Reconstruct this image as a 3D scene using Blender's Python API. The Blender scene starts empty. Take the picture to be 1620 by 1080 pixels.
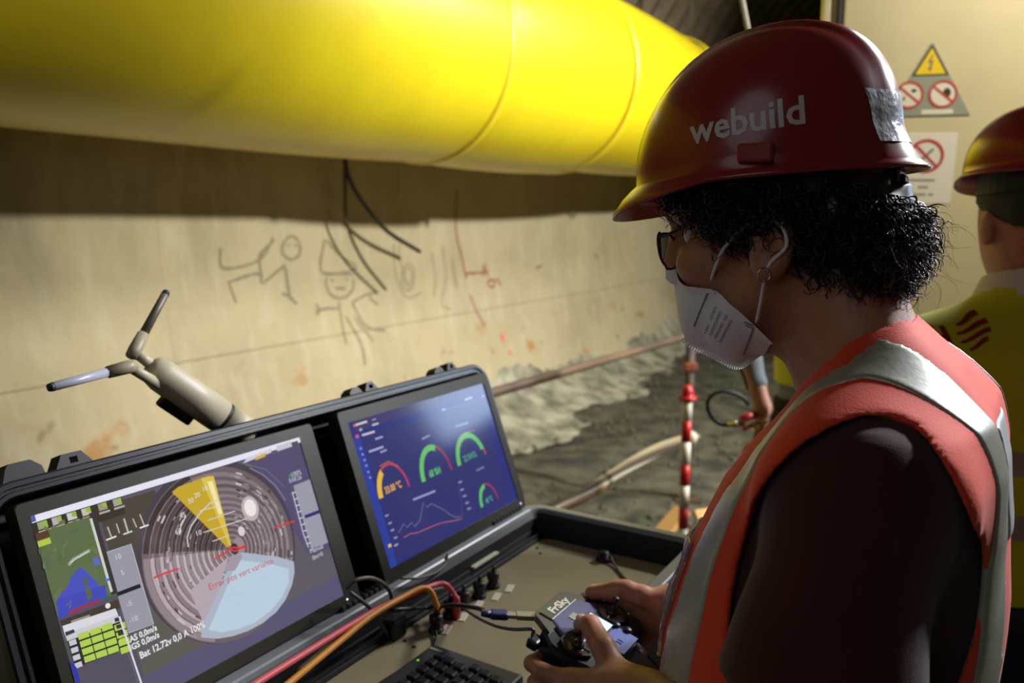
import bpy, bmesh, math, random
import numpy as np
from mathutils import Vector, Matrix
from mathutils.bvhtree import BVHTree
R = math.radians
random.seed(7); RNG = np.random.default_rng(7)
scene = bpy.context.scene
C = scene.collection

# ------------------------------------------------------------------ camera, world, lights, exposure
CAMZ = 1.65; FPX = 1257.0; PITCH = R(8.15)
cam = bpy.data.objects.new('camera', bpy.data.cameras.new('camera')); C.objects.link(cam)
cam.location = (0, 0, CAMZ); cam.rotation_euler = (math.pi / 2 - PITCH, 0, 0)
cam.data.sensor_width = 36.0; cam.data.lens = FPX / 1620 * 36.0
cam.data.clip_start = 0.02
cam.data.dof.use_dof = True; cam.data.dof.focus_distance = 0.74; cam.data.dof.aperture_fstop = 5.6
scene.camera = cam

TA = R(29.0)                                   # tunnel axis, to the right of the view
UT = Vector((math.sin(TA), math.cos(TA), 0)); WT = Vector((-math.cos(TA), math.sin(TA), 0))
def T(u, w, z): return UT * u + WT * w + Vector((0, 0, z))

world = bpy.data.worlds.new('world'); scene.world = world; world.use_nodes = True
world.node_tree.nodes['Background'].inputs[0].default_value = (0.55, 0.6, 0.7, 1)
world.node_tree.nodes['Background'].inputs[1].default_value = 0.006

def lamp(name, kind, loc, target, energy, color, **kw):
    d = bpy.data.lights.new(name, kind); o = bpy.data.objects.new(name, d); C.objects.link(o)
    o.location = loc
    o.rotation_euler = (Vector(target) - Vector(loc)).to_track_quat('-Z', 'Y').to_euler()
    d.energy = energy; d.color = color
    for k, v in kw.items(): setattr(d, k, v)
    return o
# floodlight high on the opposite side of the tunnel, aimed at the duct and the wall below it
lamp('floodlight', 'SPOT', T(4.7, -3.9, 3.85), T(6.4, 3.4, 1.3), 2450, (0.97, 1.0, 0.95), spot_size=R(79), spot_blend=0.62, shadow_soft_size=0.14)
# cool lamp further along the tunnel, on the right
lamp('tunnel_lamp', 'SPOT', (2.3, 1.75, 2.75), (0.35, 0.75, 1.4), 310, (0.90, 0.94, 1.0), spot_size=R(70), spot_blend=0.6, shadow_soft_size=0.10)
lamp('roof_lamp', 'AREA', T(5.2, -1.2, 4.4), T(2.6, -0.4, 0.8), 230, (0.95, 0.97, 1.0), shape='RECTANGLE', size=1.4, size_y=0.3)
lamp('rear_fill', 'AREA', (-1.1, -1.0, 2.75), (0.2, 0.9, 1.45), 4.6, (0.95, 0.96, 1.0), shape='DISK', size=1.6)  # soft fill added behind the camera, not a fixture of the tunnel
lamp('cool_reflection_light', 'AREA', (2.5, 2.58, 1.98), (0.0, 1.35, 1.45), 7, (0.58, 0.76, 1.0), shape='RECTANGLE', size=0.62, size_y=0.42)  # unseen cool area light added for the bluish reflection on the right screen
lamp('cabinet_lamp', 'SPOT', (1.75, 1.55, 3.1), (1.5, 2.45, 2.2), 130, (1.0, 0.95, 0.8), spot_size=R(95), spot_blend=1.0, shadow_soft_size=0.12)

vs = scene.view_settings
vs.view_transform = 'Standard'; vs.look = 'None'; vs.gamma = 1.0; vs.exposure = 0.0; vs.use_curve_mapping = False

# ------------------------------------------------------------------ materials
def lin(c):
    c = np.asarray(c, float) / 255.0
    return tuple(np.where(c <= 0.04045, c / 12.92, ((c + 0.055) / 1.055) ** 2.4)) + (1.0,)
MATS = {}
def mat(name, rgb, rough=0.6, metal=0.0, spec=0.5, noise=0.0, nscale=20.0, bump=0.0, bscale=60.0, coat=0.0, rgb2=None, sheen=0.0, trans=0.0, sss=0.0, detail=4.0, stretch=None, ior=1.5):
    if name in MATS: return MATS[name]
    m = bpy.data.materials.new(name); m.use_nodes = True; MATS[name] = m
    nt = m.node_tree; b = nt.nodes['Principled BSDF']
    base = lin(rgb); b.inputs['Base Color'].default_value = base
    b.inputs['Roughness'].default_value = rough; b.inputs['Metallic'].default_value = metal
    b.inputs['Specular IOR Level'].default_value = spec
    b.inputs['IOR'].default_value = ior
    b.inputs['Coat Weight'].default_value = coat
    b.inputs['Sheen Weight'].default_value = sheen
    b.inputs['Transmission Weight'].default_value = trans
    if sss:
        b.inputs['Subsurface Weight'].default_value = sss
        b.inputs['Subsurface Radius'].default_value = (0.012, 0.005, 0.003); b.inputs['Subsurface Scale'].default_value = 1.0
    tc = nt.nodes.new('ShaderNodeTexCoord'); src = tc.outputs['Object']
    if stretch:
        mp = nt.nodes.new('ShaderNodeMapping'); mp.inputs['Scale'].default_value = stretch
        nt.links.new(src, mp.inputs['Vector']); src = mp.outputs['Vector']
    if noise > 0 or rgb2 is not None:
        n = nt.nodes.new('ShaderNodeTexNoise'); n.inputs['Scale'].default_value = nscale; n.inputs['Detail'].default_value = detail
        nt.links.new(src, n.inputs['Vector'])
        cr = nt.nodes.new('ShaderNodeValToRGB')
        c2 = lin(rgb2) if rgb2 is not None else tuple(max(0, v * (1 - noise)) for v in base[:3]) + (1,)
        c1 = base if rgb2 is not None else tuple(min(1, v * (1 + noise * 0.6)) for v in base[:3]) + (1,)
        cr.color_ramp.elements[0].position = 0.35; cr.color_ramp.elements[1].position = 0.65
        cr.color_ramp.elements[0].color = c2; cr.color_ramp.elements[1].color = c1
        nt.links.new(n.outputs['Fac'], cr.inputs['Fac']); nt.links.new(cr.outputs['Color'], b.inputs['Base Color'])
    if bump > 0:
        n2 = nt.nodes.new('ShaderNodeTexNoise'); n2.inputs['Scale'].default_value = bscale; n2.inputs['Detail'].default_value = 5
        nt.links.new(src, n2.inputs['Vector'])
        bp = nt.nodes.new('ShaderNodeBump'); bp.inputs['Strength'].default_value = bump; bp.inputs['Distance'].default_value = 0.01
        nt.links.new(n2.outputs['Fac'], bp.inputs['Height']); nt.links.new(bp.outputs['Normal'], b.inputs['Normal'])
    return m
def emit(rgb, s=1.0, rough=0.12):
    key = 'lit_%d_%d_%d_%d' % (*rgb, int(s * 100))
    if key in MATS: return MATS[key]
    m = bpy.data.materials.new(key); m.use_nodes = True; MATS[key] = m
    b = m.node_tree.nodes['Principled BSDF']
    b.inputs['Base Color'].default_value = (0.006, 0.006, 0.008, 1); b.inputs['Roughness'].default_value = rough
    b.inputs['Emission Color'].default_value = lin(rgb); b.inputs['Emission Strength'].default_value = s
    return m

# ------------------------------------------------------------------ helpers: meshes and objects
def mesh_np(name, V, F, mats=(), midx=None, smooth=True):
    V = np.asarray(V, np.float32); me = bpy.data.meshes.new(name)
    if isinstance(F, np.ndarray):
        n, k = F.shape
        me.vertices.add(len(V)); me.vertices.foreach_set('co', V.ravel())
        me.loops.add(n * k); me.loops.foreach_set('vertex_index', F.astype(np.int32).ravel())
        me.polygons.add(n); me.polygons.foreach_set('loop_start', np.arange(0, n * k, k, dtype=np.int32))
        me.update(calc_edges=True)
    else:
        me.from_pydata([tuple(map(float, v)) for v in V], [], F); me.update()
    for m in mats: me.materials.append(m)
    if midx is not None: me.polygons.foreach_set('material_index', np.asarray(midx, np.int32))
    if smooth: me.polygons.foreach_set('use_smooth', np.ones(len(me.polygons), bool))
    me.validate()
    return me
def link(name, me, parent=None):
    o = bpy.data.objects.new(name, me); C.objects.link(o)
    if parent is not None: o.parent = parent
    return o
def tag(o, label=None, cat=None, group=None, kind=None):
    if label: o['label'] = label
    if cat: o['category'] = cat
    if group: o['group'] = group
    if kind: o['kind'] = kind
    return o
def empty(name, loc=(0, 0, 0), rz=0.0, label=None, cat=None, group=None, rot=None):
    o = bpy.data.objects.new(name, None); C.objects.link(o); o.location = loc
    o.rotation_euler = rot if rot is not None else (0, 0, rz); o.empty_display_size = 0.05
    return tag(o, label, cat, group)
class MB:
    def __init__(s): s.v = []; s.f = []; s.m = []; s.mats = []; s.sm = []
    def mi(s, m):
        if m not in s.mats: s.mats.append(m)
        return s.mats.index(m)
    def add(s, V, F, m, smooth=True):
        o = len(s.v); s.v += [tuple(map(float, p)) for p in V]; k = s.mi(m)
        for f in F: s.f.append(tuple(i + o for i in f)); s.m.append(k); s.sm.append(smooth)
    def box(s, c, size, m, bev=0.0, rot=None, segs=2):
        bm = bmesh.new(); bmesh.ops.create_cube(bm, size=1.0)
        for v in bm.verts: v.co = Vector((v.co.x * size[0], v.co.y * size[1], v.co.z * size[2]))
        if bev > 0: bmesh.ops.bevel(bm, geom=list(bm.edges), offset=bev, segments=segs, profile=0.5, affect='EDGES')
        Mx = rot.to_matrix() if isinstance(rot, (type(Vector((0, 0, 1)).to_track_quat('Z', 'Y')),)) else rot
        V = [(Mx @ v.co if Mx is not None else v.co) + Vector(c) for v in bm.verts]
        bm.verts.index_update(); F = [[v.index for v in f.verts] for f in bm.faces]
        bm.free(); s.add(V, F, m, smooth=False)
    def prism(s, poly, z0, z1, m, fr=None, smooth=False):
        n = len(poly); V = [(p[0], p[1], z0) for p in poly] + [(p[0], p[1], z1) for p in poly]
        F = [list(range(n))[::-1], list(range(n, 2 * n))] + [[i, (i + 1) % n, n + (i + 1) % n, n + i] for i in range(n)]
        if fr is not None: V = [fr @ Vector(p) for p in V]
        s.add(V, F, m, smooth)
    def tube(s, pts, r, m, seg=8, cap=True):
        pts = [Vector(p) for p in pts]; n = len(pts)
        rs = [r] * n if not hasattr(r, '__len__') else list(r)
        V = []; F = []; prev = None
        for i, p in enumerate(pts):
            t = (pts[min(i + 1, n - 1)] - pts[max(i - 1, 0)]).normalized()
            if prev is None:
                a = t.orthogonal().normalized()
            else:
                a = (prev - t * prev.dot(t)); a = a.normalized() if a.length > 1e-6 else t.orthogonal().normalized()
            prev = a; b = t.cross(a)
            for k in range(seg):
                q = 2 * math.pi * k / seg; V.append(p + (a * math.cos(q) + b * math.sin(q)) * rs[i])
        for i in range(n - 1):
            for k in range(seg):
                k2 = (k + 1) % seg; F.append([i * seg + k, i * seg + k2, (i + 1) * seg + k2, (i + 1) * seg + k])
        if cap: F.append(list(range(seg))[::-1]); F.append([(n - 1) * seg + k for k in range(seg)])
        s.add(V, F, m)
    def lathe(s, prof, m, fr=None, seg=24):
        V = []; F = []; n = len(prof)
        for r, z in prof:
            for k in range(seg):
                q = 2 * math.pi * k / seg; V.append(Vector((r * math.cos(q), r * math.sin(q), z)))
        for i in range(n - 1):
            for k in range(seg):
                k2 = (k + 1) % seg; F.append([i * seg + k, i * seg + k2, (i + 1) * seg + k2, (i + 1) * seg + k])
        F.append(list(range(seg))[::-1]); F.append([(n - 1) * seg + k for k in range(seg)])
        if fr is not None: V = [fr @ p for p in V]
        s.add(V, F, m)
    def build(s, name, parent=None):
        me = bpy.data.meshes.new(name); me.from_pydata(s.v, [], s.f); me.update()
        for m in s.mats: me.materials.append(m)
        me.polygons.foreach_set('material_index', np.array(s.m, np.int32))
        me.polygons.foreach_set('use_smooth', np.array(s.sm, bool))
        return link(name, me, parent)
def spline(pts, n=40):
    P = np.array([tuple(p) for p in pts], float)
    k = len(P); ext = np.vstack([2 * P[0] - P[1], P, 2 * P[-1] - P[-2]]); out = []
    per = max(2, n // (k - 1))
    for i in range(k - 1):
        p0, p1, p2, p3 = ext[i:i + 4]
        for j in range(per):
            t = j / per
            out.append(0.5 * ((2 * p1) + (-p0 + p2) * t + (2 * p0 - 5 * p1 + 4 * p2 - p3) * t * t + (-p0 + 3 * p1 - 3 * p2 + p3) * t ** 3))
    out.append(P[-1]); return [Vector(p) for p in out]
def frame(o, z, x=None):
    z = Vector(z).normalized(); x = Vector(x) if x is not None else z.orthogonal()
    x = (x - z * x.dot(z)).normalized(); y = z.cross(x)
    return Matrix(((x.x, y.x, z.x, o[0]), (x.y, y.y, z.y, o[1]), (x.z, y.z, z.z, o[2]), (0, 0, 0, 1)))
def ray(x, y):
    a = (x - 810) / FPX; b = (540 - y) / FPX
    return Vector((a, math.cos(PITCH) + b * math.sin(PITCH), b * math.cos(PITCH) - math.sin(PITCH)))
CAM = Vector((0, 0, CAMZ))
def PW(x, y, d): return CAM + ray(x, y) * d
def PP(x, y, p0, n):
    r = ray(x, y); return CAM + r * ((Vector(p0) - CAM).dot(Vector(n)) / r.dot(Vector(n)))
def text_geo(s, size=1.0, bold=0.0, align='LEFT', shear=0.0, fine=2, sx=1.0):
    cu = bpy.data.curves.new('t', 'FONT'); cu.body = s; cu.size = size; cu.offset = bold; cu.align_x = align; cu.shear = shear
    cu.resolution_u = fine
    o = bpy.data.objects.new('t', cu); C.objects.link(o)
    dg = bpy.context.evaluated_depsgraph_get(); me = bpy.data.meshes.new_from_object(o.evaluated_get(dg))
    V = [(v.co.x * sx, v.co.y) for v in me.vertices]; F = [list(p.vertices) for p in me.polygons]
    bpy.data.objects.remove(o); bpy.data.curves.remove(cu); bpy.data.meshes.remove(me)
    return V, F
def conform(V, F, origin, direction, bvh, off, maxlen=0.006, drop=False):
    """drape a flat shape (world/local 3-D points) on a surface along a direction"""
    bm = bmesh.new(); vs_ = [bm.verts.new(v) for v in V]
    for f in F:
        try: bm.faces.new([vs_[i] for i in f])
        except ValueError: pass
    for _ in range(4):
        bmesh.ops.triangulate(bm, faces=list(bm.faces))
        L = [e for e in bm.edges if e.calc_length() > maxlen]
        if not L: break
        bmesh.ops.subdivide_edges(bm, edges=L, cuts=1)
    bm.verts.index_update(); d = Vector(direction).normalized(); out = []; missed = set()
    for v in bm.verts:
        hit = bvh.ray_cast(v.co, d)
        if hit[0] is None:
            missed.add(v.index); near = bvh.find_nearest(v.co); out.append(near[0] + near[1] * off)
        else:
            nn = hit[1] if hit[1].dot(d) < 0 else -hit[1]
            out.append(hit[0] + nn * off)
    Fo = [[v.index for v in f.verts] for f in bm.faces if not (drop and any(v.index in missed for v in f.verts))]; bm.free()
    return out, Fo
def bvh_of(o):
    me = o.data; return BVHTree.FromPolygons([v.co.copy() for v in me.vertices], [list(p.vertices) for p in me.polygons])

# signed distance fields and a surface-nets mesher: continuous bodies and cloth
def smin(a, b, k):
    h = np.clip(0.5 + 0.5 * (b - a) / k, 0, 1); return b + (a - b) * h - k * h * (1 - h)
def smax(a, b, k): return -smin(-a, -b, k)
def cap(P, a, b, r1, r2=None):
    r2 = r1 if r2 is None else r2
    a = np.array(a, np.float32); b = np.array(b, np.float32); ba = b - a
    X, Y, Z = P; px, py, pz = X - a[0], Y - a[1], Z - a[2]
    h = np.clip((px * ba[0] + py * ba[1] + pz * ba[2]) / float(ba @ ba), 0, 1)
    return np.sqrt((px - ba[0] * h) ** 2 + (py - ba[1] * h) ** 2 + (pz - ba[2] * h) ** 2) - (r1 + (r2 - r1) * h)
def ell(P, c, r, pitch=0.0):
    X, Y, Z = P; x, y, z = X - c[0], Y - c[1], Z - c[2]
    if pitch:
        cp, sp = math.cos(pitch), math.sin(pitch); x, z = x * cp - z * sp, x * sp + z * cp
    k0 = np.sqrt((x / r[0]) ** 2 + (y / r[1]) ** 2 + (z / r[2]) ** 2)
    k1 = np.sqrt((x / r[0] ** 2) ** 2 + (y / r[1] ** 2) ** 2 + (z / r[2] ** 2) ** 2) + 1e-6
    return k0 * (k0 - 1) / k1
def chain(P, pts, rs, k=0.006):
    d = None
    for i in range(len(pts) - 1):
        c = cap(P, pts[i], pts[i + 1], rs[i], rs[i + 1]); d = c if d is None else smin(d, c, k)
    return d
def loft(P, zs, fc, fd, hw, off=0.0, p=2.4, pb=None):
    X, Y, Z = P
    c = np.interp(Z, zs, fc); a = np.interp(Z, zs, fd) + off; b = np.interp(Z, zs, hw) + off
    if pb is not None: p = np.where(X < c, pb, p)
    q = (np.abs((X - c) / a) ** p + np.abs(Y / b) ** p) ** (1 / p)
    d = (q - 1) * np.minimum(a, b)
    return np.maximum(d, np.maximum(zs[0] - Z - off, Z - zs[-1] - off)).astype(np.float32)
def nets(fn, lo, hi, h):
    xs = [np.arange(lo[i], hi[i] + h, h, dtype=np.float32) for i in range(3)]
    P = np.meshgrid(*xs, indexing='ij', sparse=True); shp = tuple(len(x) for x in xs)
    D = np.broadcast_to(fn(P), shp).astype(np.float32)
    S = D < 0; n = [s - 1 for s in shp]
    def sh(A, o): return A[o[0]:o[0] + n[0], o[1]:o[1] + n[1], o[2]:o[2] + n[2]]
    offs = [(i, j, k) for i in (0, 1) for j in (0, 1) for k in (0, 1)]
    cnt = sum(sh(S, o).astype(np.int8) for o in offs)
    idx = np.argwhere((cnt > 0) & (cnt < 8)); pos = np.zeros((len(idx), 3), np.float32); num = np.zeros(len(idx), np.float32)
    for o in offs:
        for ax in range(3):
            if o[ax]: continue
            o2 = list(o); o2[ax] = 1
            a = D[idx[:, 0] + o[0], idx[:, 1] + o[1], idx[:, 2] + o[2]]; b = D[idx[:, 0] + o2[0], idx[:, 1] + o2[1], idx[:, 2] + o2[2]]
            m = (a < 0) != (b < 0); t = np.where(m, a / np.where(m, a - b, 1), 0)
            q = np.tile(np.array(o, np.float32), (len(idx), 1)); q[:, ax] += t
            pos += q * m[:, None]; num += m
    pos = (idx + pos / num[:, None]) * h + np.array(lo, np.float32)
    vid = -np.ones(n, np.int32); vid[idx[:, 0], idx[:, 1], idx[:, 2]] = np.arange(len(idx)); F = []
    for ax in range(3):
        b_, c_ = [(1, 2), (2, 0), (0, 1)][ax]
        sl = [slice(None)] * 3; sl[ax] = slice(0, -1); sl2 = [slice(None)] * 3; sl2[ax] = slice(1, None)
        A = S[tuple(sl)]; B = S[tuple(sl2)]
        e = np.argwhere(A != B)
        e = e[(e[:, b_] > 0) & (e[:, c_] > 0) & (e[:, b_] < n[b_]) & (e[:, c_] < n[c_])]
        flip = A[e[:, 0], e[:, 1], e[:, 2]]
        def g(db, dc):
            w = e.copy(); w[:, b_] -= db; w[:, c_] -= dc; return vid[w[:, 0], w[:, 1], w[:, 2]]
        q = np.stack([g(1, 1), g(0, 1), g(0, 0), g(1, 0)], 1)
        q[~flip] = q[~flip][:, ::-1]; F.append(q)
    F = np.concatenate(F); F = F[(F >= 0).all(1)]
    return pos, F
# ------------------------------------------------------------------ the tunnel
WC, ZC, RAD = -0.7, 1.8, 4.4                       # bore: circle in the (w, z) plane
def bore(ang, r=RAD): return WC + r * math.cos(ang), ZC + r * math.sin(ang)
A0 = math.asin(-ZC / RAD)                          # where the wall meets the ground
def wall_mat():
    m = mat('lining_concrete', (188, 172, 136), rough=0.85, spec=0.25)
    nt = m.node_tree; b = nt.nodes['Principled BSDF']; N = nt.nodes.new; Lk = nt.links.new
    geo = N('ShaderNodeNewGeometry')
    def noise(scale, detail, st, rough=0.6):
        mp = N('ShaderNodeMapping'); mp.inputs['Scale'].default_value = st; mp.inputs['Rotation'].default_value = (0, 0, TA)
        Lk(geo.outputs['Position'], mp.inputs['Vector'])
        n = N('ShaderNodeTexNoise'); n.inputs['Scale'].default_value = scale; n.inputs['Detail'].default_value = detail; n.inputs['Roughness'].default_value = rough
        Lk(mp.outputs['Vector'], n.inputs['Vector']); return n.outputs['Fac']
    def ramp(f, a, c):
        r = N('ShaderNodeMapRange'); r.inputs['From Min'].default_value = a; r.inputs['From Max'].default_value = c
        Lk(f, r.inputs['Value']); return r.outputs['Result']
    def mix(f, a, col):
        x = N('ShaderNodeMix'); x.data_type = 'RGBA'
        Lk(f, x.inputs[0]); Lk(a, x.inputs[6]); x.inputs[7].default_value = lin(col); return x.outputs[2]
    def mul(a, c):
        x = N('ShaderNodeMath'); x.operation = 'MULTIPLY'; Lk(a, x.inputs[0])
        if isinstance(c, float): x.inputs[1].default_value = c
        else: Lk(c, x.inputs[1])
        return x.outputs[0]
    base = N('ShaderNodeRGB'); base.outputs[0].default_value = lin((190, 173, 136)); col = base.outputs[0]
    col = mix(mul(ramp(noise(1.1, 6, (1, 1, 0.9)), 0.45, 0.75), 0.55), col, (140, 126, 98))      # soft clouds
    col = mix(mul(ramp(noise(9, 6, (1, 1, 0.25)), 0.5, 0.75), 0.35), col, (214, 204, 176))       # pale runs
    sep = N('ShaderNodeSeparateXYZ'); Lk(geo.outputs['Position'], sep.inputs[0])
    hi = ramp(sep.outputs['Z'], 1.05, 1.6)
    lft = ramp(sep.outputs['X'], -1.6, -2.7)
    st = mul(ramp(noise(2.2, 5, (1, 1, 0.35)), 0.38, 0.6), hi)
    col = mix(mul(mul(st, lft), 0.8), col, (92, 84, 66))                                       # grey patches, upper left
    lo = ramp(sep.outputs['Z'], 1.0, 0.55)
    col = mix(mul(mul(ramp(noise(2.6, 4, (1, 1, 1.6)), 0.60, 0.68), lo), 0.75), col, (176, 120, 52))    # rust blotches
    col = mix(mul(mul(ramp(noise(5.5, 3, (1.2, 1.2, 1.2)), 0.66, 0.72), lo), 0.6), col, (120, 70, 40))
    Lk(col, b.inputs['Base Color'])
    bp = N('ShaderNodeBump'); bp.inputs['Strength'].default_value = 0.35; bp.inputs['Distance'].default_value = 0.02
    Lk(noise(14, 6, (1, 1, 1)), bp.inputs['Height']); Lk(bp.outputs['Normal'], b.inputs['Normal'])
    return m
MW = wall_mat()
M_vault = mat('vault_steel', (70, 62, 50), rough=0.8, noise=0.4, nscale=4)
M_rib = mat('rib_steel', (122, 104, 78), rough=0.75, noise=0.3, nscale=6)
def bore_sheet(name, a0, a1, na, u0, u1, nu, m, r=RAD, parent=None, thick=0.0):
    V = []; F = []
    for rr in ((r,) if not thick else (r, r + thick)):
        for i in range(na + 1):
            w, z = bore(a0 + (a1 - a0) * i / na, rr)
            for j in range(nu + 1): V.append(T(u0 + (u1 - u0) * j / nu, w, z))
    k = nu + 1
    for i in range(na):
        for j in range(nu): F.append([i * k + j, i * k + j + 1, (i + 1) * k + j + 1, (i + 1) * k + j])
    if thick:
        o = (na + 1) * k
        for i in range(na):
            for j in range(nu): F.append([o + i * k + j, o + (i + 1) * k + j, o + (i + 1) * k + j + 1, o + i * k + j + 1])
        for i in range(na):
            for j in (0, nu): F.append([i * k + j, (i + 1) * k + j, o + (i + 1) * k + j, o + i * k + j])
        for j in range(nu):
            for i in (0, na): F.append([i * k + j, i * k + j + 1, o + i * k + j + 1, o + i * k + j])
    me = mesh_np(name, [tuple(v) for v in V], F, [m], smooth=not thick)
    return link(name, me, parent)
A1 = 0.30
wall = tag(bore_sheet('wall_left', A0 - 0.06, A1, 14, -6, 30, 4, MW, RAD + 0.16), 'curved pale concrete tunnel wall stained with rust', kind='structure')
AJ = math.asin((0.93 - ZC) / RAD)                  # horizontal joint between two rows of lining segments
us = [-6, -3.2, -0.2, 2.8, 5.8, 8.8, 11.8, 14.8, 20, 30]
for row, (b0, b1) in enumerate(((A0 - 0.05, AJ - 0.0004), (AJ + 0.0004, A1))):
    for i in range(len(us) - 1):
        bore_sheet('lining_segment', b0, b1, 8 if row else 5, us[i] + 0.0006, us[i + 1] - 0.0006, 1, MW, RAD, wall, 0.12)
ceiling = tag(bore_sheet('ceiling', A1, math.pi - 0.2, 40, -6, 30, 4, M_vault, RAD + 0.1), 'dark curved tunnel roof ribbed with steel arches', kind='structure')
def rib_mesh():
    V = []; F = []; n = 28
    for i in range(n + 1):
        a = A1 + (math.pi - 0.2 - A1) * i / n
        for r, dz in ((RAD + 0.09, -0.09), (RAD - 0.02, -0.06), (RAD - 0.02, 0.06), (RAD + 0.09, 0.09)):
            w, z = bore(a, r); V.append(T(dz, w, z))
    for i in range(n):
        for k in range(3): F.append([i * 4 + k, i * 4 + k + 1, (i + 1) * 4 + k + 1, (i + 1) * 4 + k])
    return mesh_np('steel_rib', [tuple(v) for v in V], F, [M_rib], smooth=False)
rm = rib_mesh()
for i in range(58):
    o = link('steel_rib', rm, ceiling); o.location = T(1.0 + 0.45 * i, 0, 0)
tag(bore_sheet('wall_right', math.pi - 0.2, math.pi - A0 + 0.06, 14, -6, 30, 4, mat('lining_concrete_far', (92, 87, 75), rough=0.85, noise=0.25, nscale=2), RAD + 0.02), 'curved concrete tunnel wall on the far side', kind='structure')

# ground: trodden gravel and mud
M_ground = mat('gravel_mud', (92, 88, 68), rough=0.9, rgb2=(46, 44, 32), nscale=4.5, detail=8, bump=0.8, bscale=22)
nu, nw = 150, 90
uu = np.linspace(-6, 30, nu); ww = np.linspace(-4.7, 3.45, nw)
V = []; F = []
for i in range(nu):
    for j in range(nw):
        hgt = 0.018 * math.sin(uu[i] * 3.1 + 1.7 * math.sin(ww[j] * 2.3)) + 0.012 * math.sin(ww[j] * 7.3 + uu[i] * 1.9) + RNG.normal(0, 0.007)
        V.append(tuple(T(uu[i], ww[j], hgt - 0.02)))
F = np.array([[i * nw + j, i * nw + j + 1, (i + 1) * nw + j + 1, (i + 1) * nw + j] for i in range(nu - 1) for j in range(nw - 1)])[:, ::-1]
floor = tag(link('floor', mesh_np('floor', V, F, [M_ground])), 'muddy grey-brown gravel tunnel floor', kind='structure')
def pebbles(name, n, area, r0, r1, m, zoff=0.0, parent=None):
    bm = bmesh.new(); bmesh.ops.create_icosphere(bm, subdivisions=1, radius=1.0); bm.verts.index_update()
    bv = np.array([v.co[:] for v in bm.verts]); bf = np.array([[v.index for v in f.verts] for f in bm.faces]); bm.free()
    VV = []; FF = []
    for k in range(n):
        u_, w_, z_ = area(); r = r0 + (r1 - r0) * RNG.random() ** 2.5
        q = bv * (1 + RNG.normal(0, 0.16, (len(bv), 1))) * r * np.array([1, 0.6 + 0.4 * RNG.random(), 0.45 + 0.35 * RNG.random()])
        a = RNG.random() * 6.28; q = q @ np.array([[math.cos(a), math.sin(a), 0], [-math.sin(a), math.cos(a), 0], [0, 0, 1]])
        VV.append(q + np.array(T(u_, w_, z_ + zoff))); FF.append(bf + len(bv) * k)
    return link(name, mesh_np(name, np.concatenate(VV), np.concatenate(FF), [m], smooth=False), parent)
tag(pebbles('loose_gravel', 3000, lambda: (RNG.uniform(2.0, 10), RNG.uniform(-0.4, 3.2), -0.012), 0.006, 0.028, mat('stone', (92, 88, 68), rough=0.85, noise=0.5, nscale=3)),
    'small loose stones strewn over the muddy ground', 'gravel', kind='stuff')
# rough grout that ran down the foot of the wall
V = []; F = []; nu, nw = 150, 16
for i in range(nu):
    u_ = 3.2 + 11 * i / (nu - 1)
    top = 0.30 + 0.07 * math.sin(u_ * 1.3) + 0.05 * math.sin(u_ * 4.1 + 1) + RNG.normal(0, 0.02)
    foot = 0.52 + 0.16 * math.sin(u_ * 0.9 + 2) + 0.07 * math.sin(u_ * 3.7) + RNG.normal(0, 0.03)
    for j in range(nw):
        t = j / (nw - 1)
        zz = top * (1 - t) ** 1.5 - 0.03 * t
        wz = WC + math.sqrt(RAD ** 2 - (zz - ZC) ** 2)
        w_ = wz - foot * t ** 1.6 - 0.012 * (1 if 0 < j else -1) - abs(RNG.normal(0, 0.013)) * (0.2 + t)
        V.append(tuple(T(u_ + RNG.normal(0, 0.015), w_, max(-0.03, zz * (1 if t < .1 else 0.8) + RNG.normal(0, 0.008) * (0.3 + t)))))
F = np.array([[i * nw + j, i * nw + j + 1, (i + 1) * nw + j + 1, (i + 1) * nw + j] for i in range(nu - 1) for j in range(nw - 1)])
grout = tag(link('spilled_grout', mesh_np('spilled_grout', V, F, [mat('grout', (184, 178, 152), rough=0.95, rgb2=(108, 104, 84), nscale=5, detail=9, bump=0.9, bscale=30)], smooth=False)),
    'rough pale grout crust spilled along the foot of the wall', 'rubble', kind='stuff')

# chalk and marker doodles on the wall, strokes read off where they stand on the curved lining
def wall_hit(x, y, lift=0.004):
    d = ray(x, y); dw, dz, du = d.dot(WT), d.z, d.dot(UT); o = CAM
    pw, pz = o.dot(WT) - WC, o.z - ZC
    a = dw * dw + dz * dz; b = 2 * (pw * dw + pz * dz); c = pw * pw + pz * pz - (RAD - lift) ** 2
    t = (-b + math.sqrt(b * b - 4 * a * c)) / (2 * a); return o + d * t
def strokes(name, lines, width, m):
    V = []; F = []
    for ln in lines:
        p = [(a + RNG.normal(0, 0.6), b + RNG.normal(0, 0.6)) for a, b in ln]
        P2 = spline([(a, b, 0) for a, b in p], max(6, 5 * len(p))) if len(p) > 2 else [Vector((*p[0], 0)), Vector((*p[1], 0))]
        W3 = [wall_hit(q.x, q.y) for q in P2]
        for i, q in enumerate(W3):
            t = (W3[min(i + 1, len(W3) - 1)] - W3[max(i - 1, 0)]).normalized()
            nrm = -(WT * ((q.dot(WT) - WC)) + Vector((0, 0, q.z - ZC))).normalized()
            s = t.cross(nrm) * width * 0.5 * (0.7 + 0.6 * RNG.random()); k = len(V)
            V += [tuple(q - s), tuple(q + s)]
            if i: F.append([k - 2, k - 1, k + 1, k])
    return link(name, mesh_np(name, V, F, [m]), wall)
def circ(cx, cy, rx, ry, n=12, a0=0, a1=6.4): return [(cx + rx * math.cos(a0 + (a1 - a0) * i / n), cy + ry * math.sin(a0 + (a1 - a0) * i / n)) for i in range(n + 1)]
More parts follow.
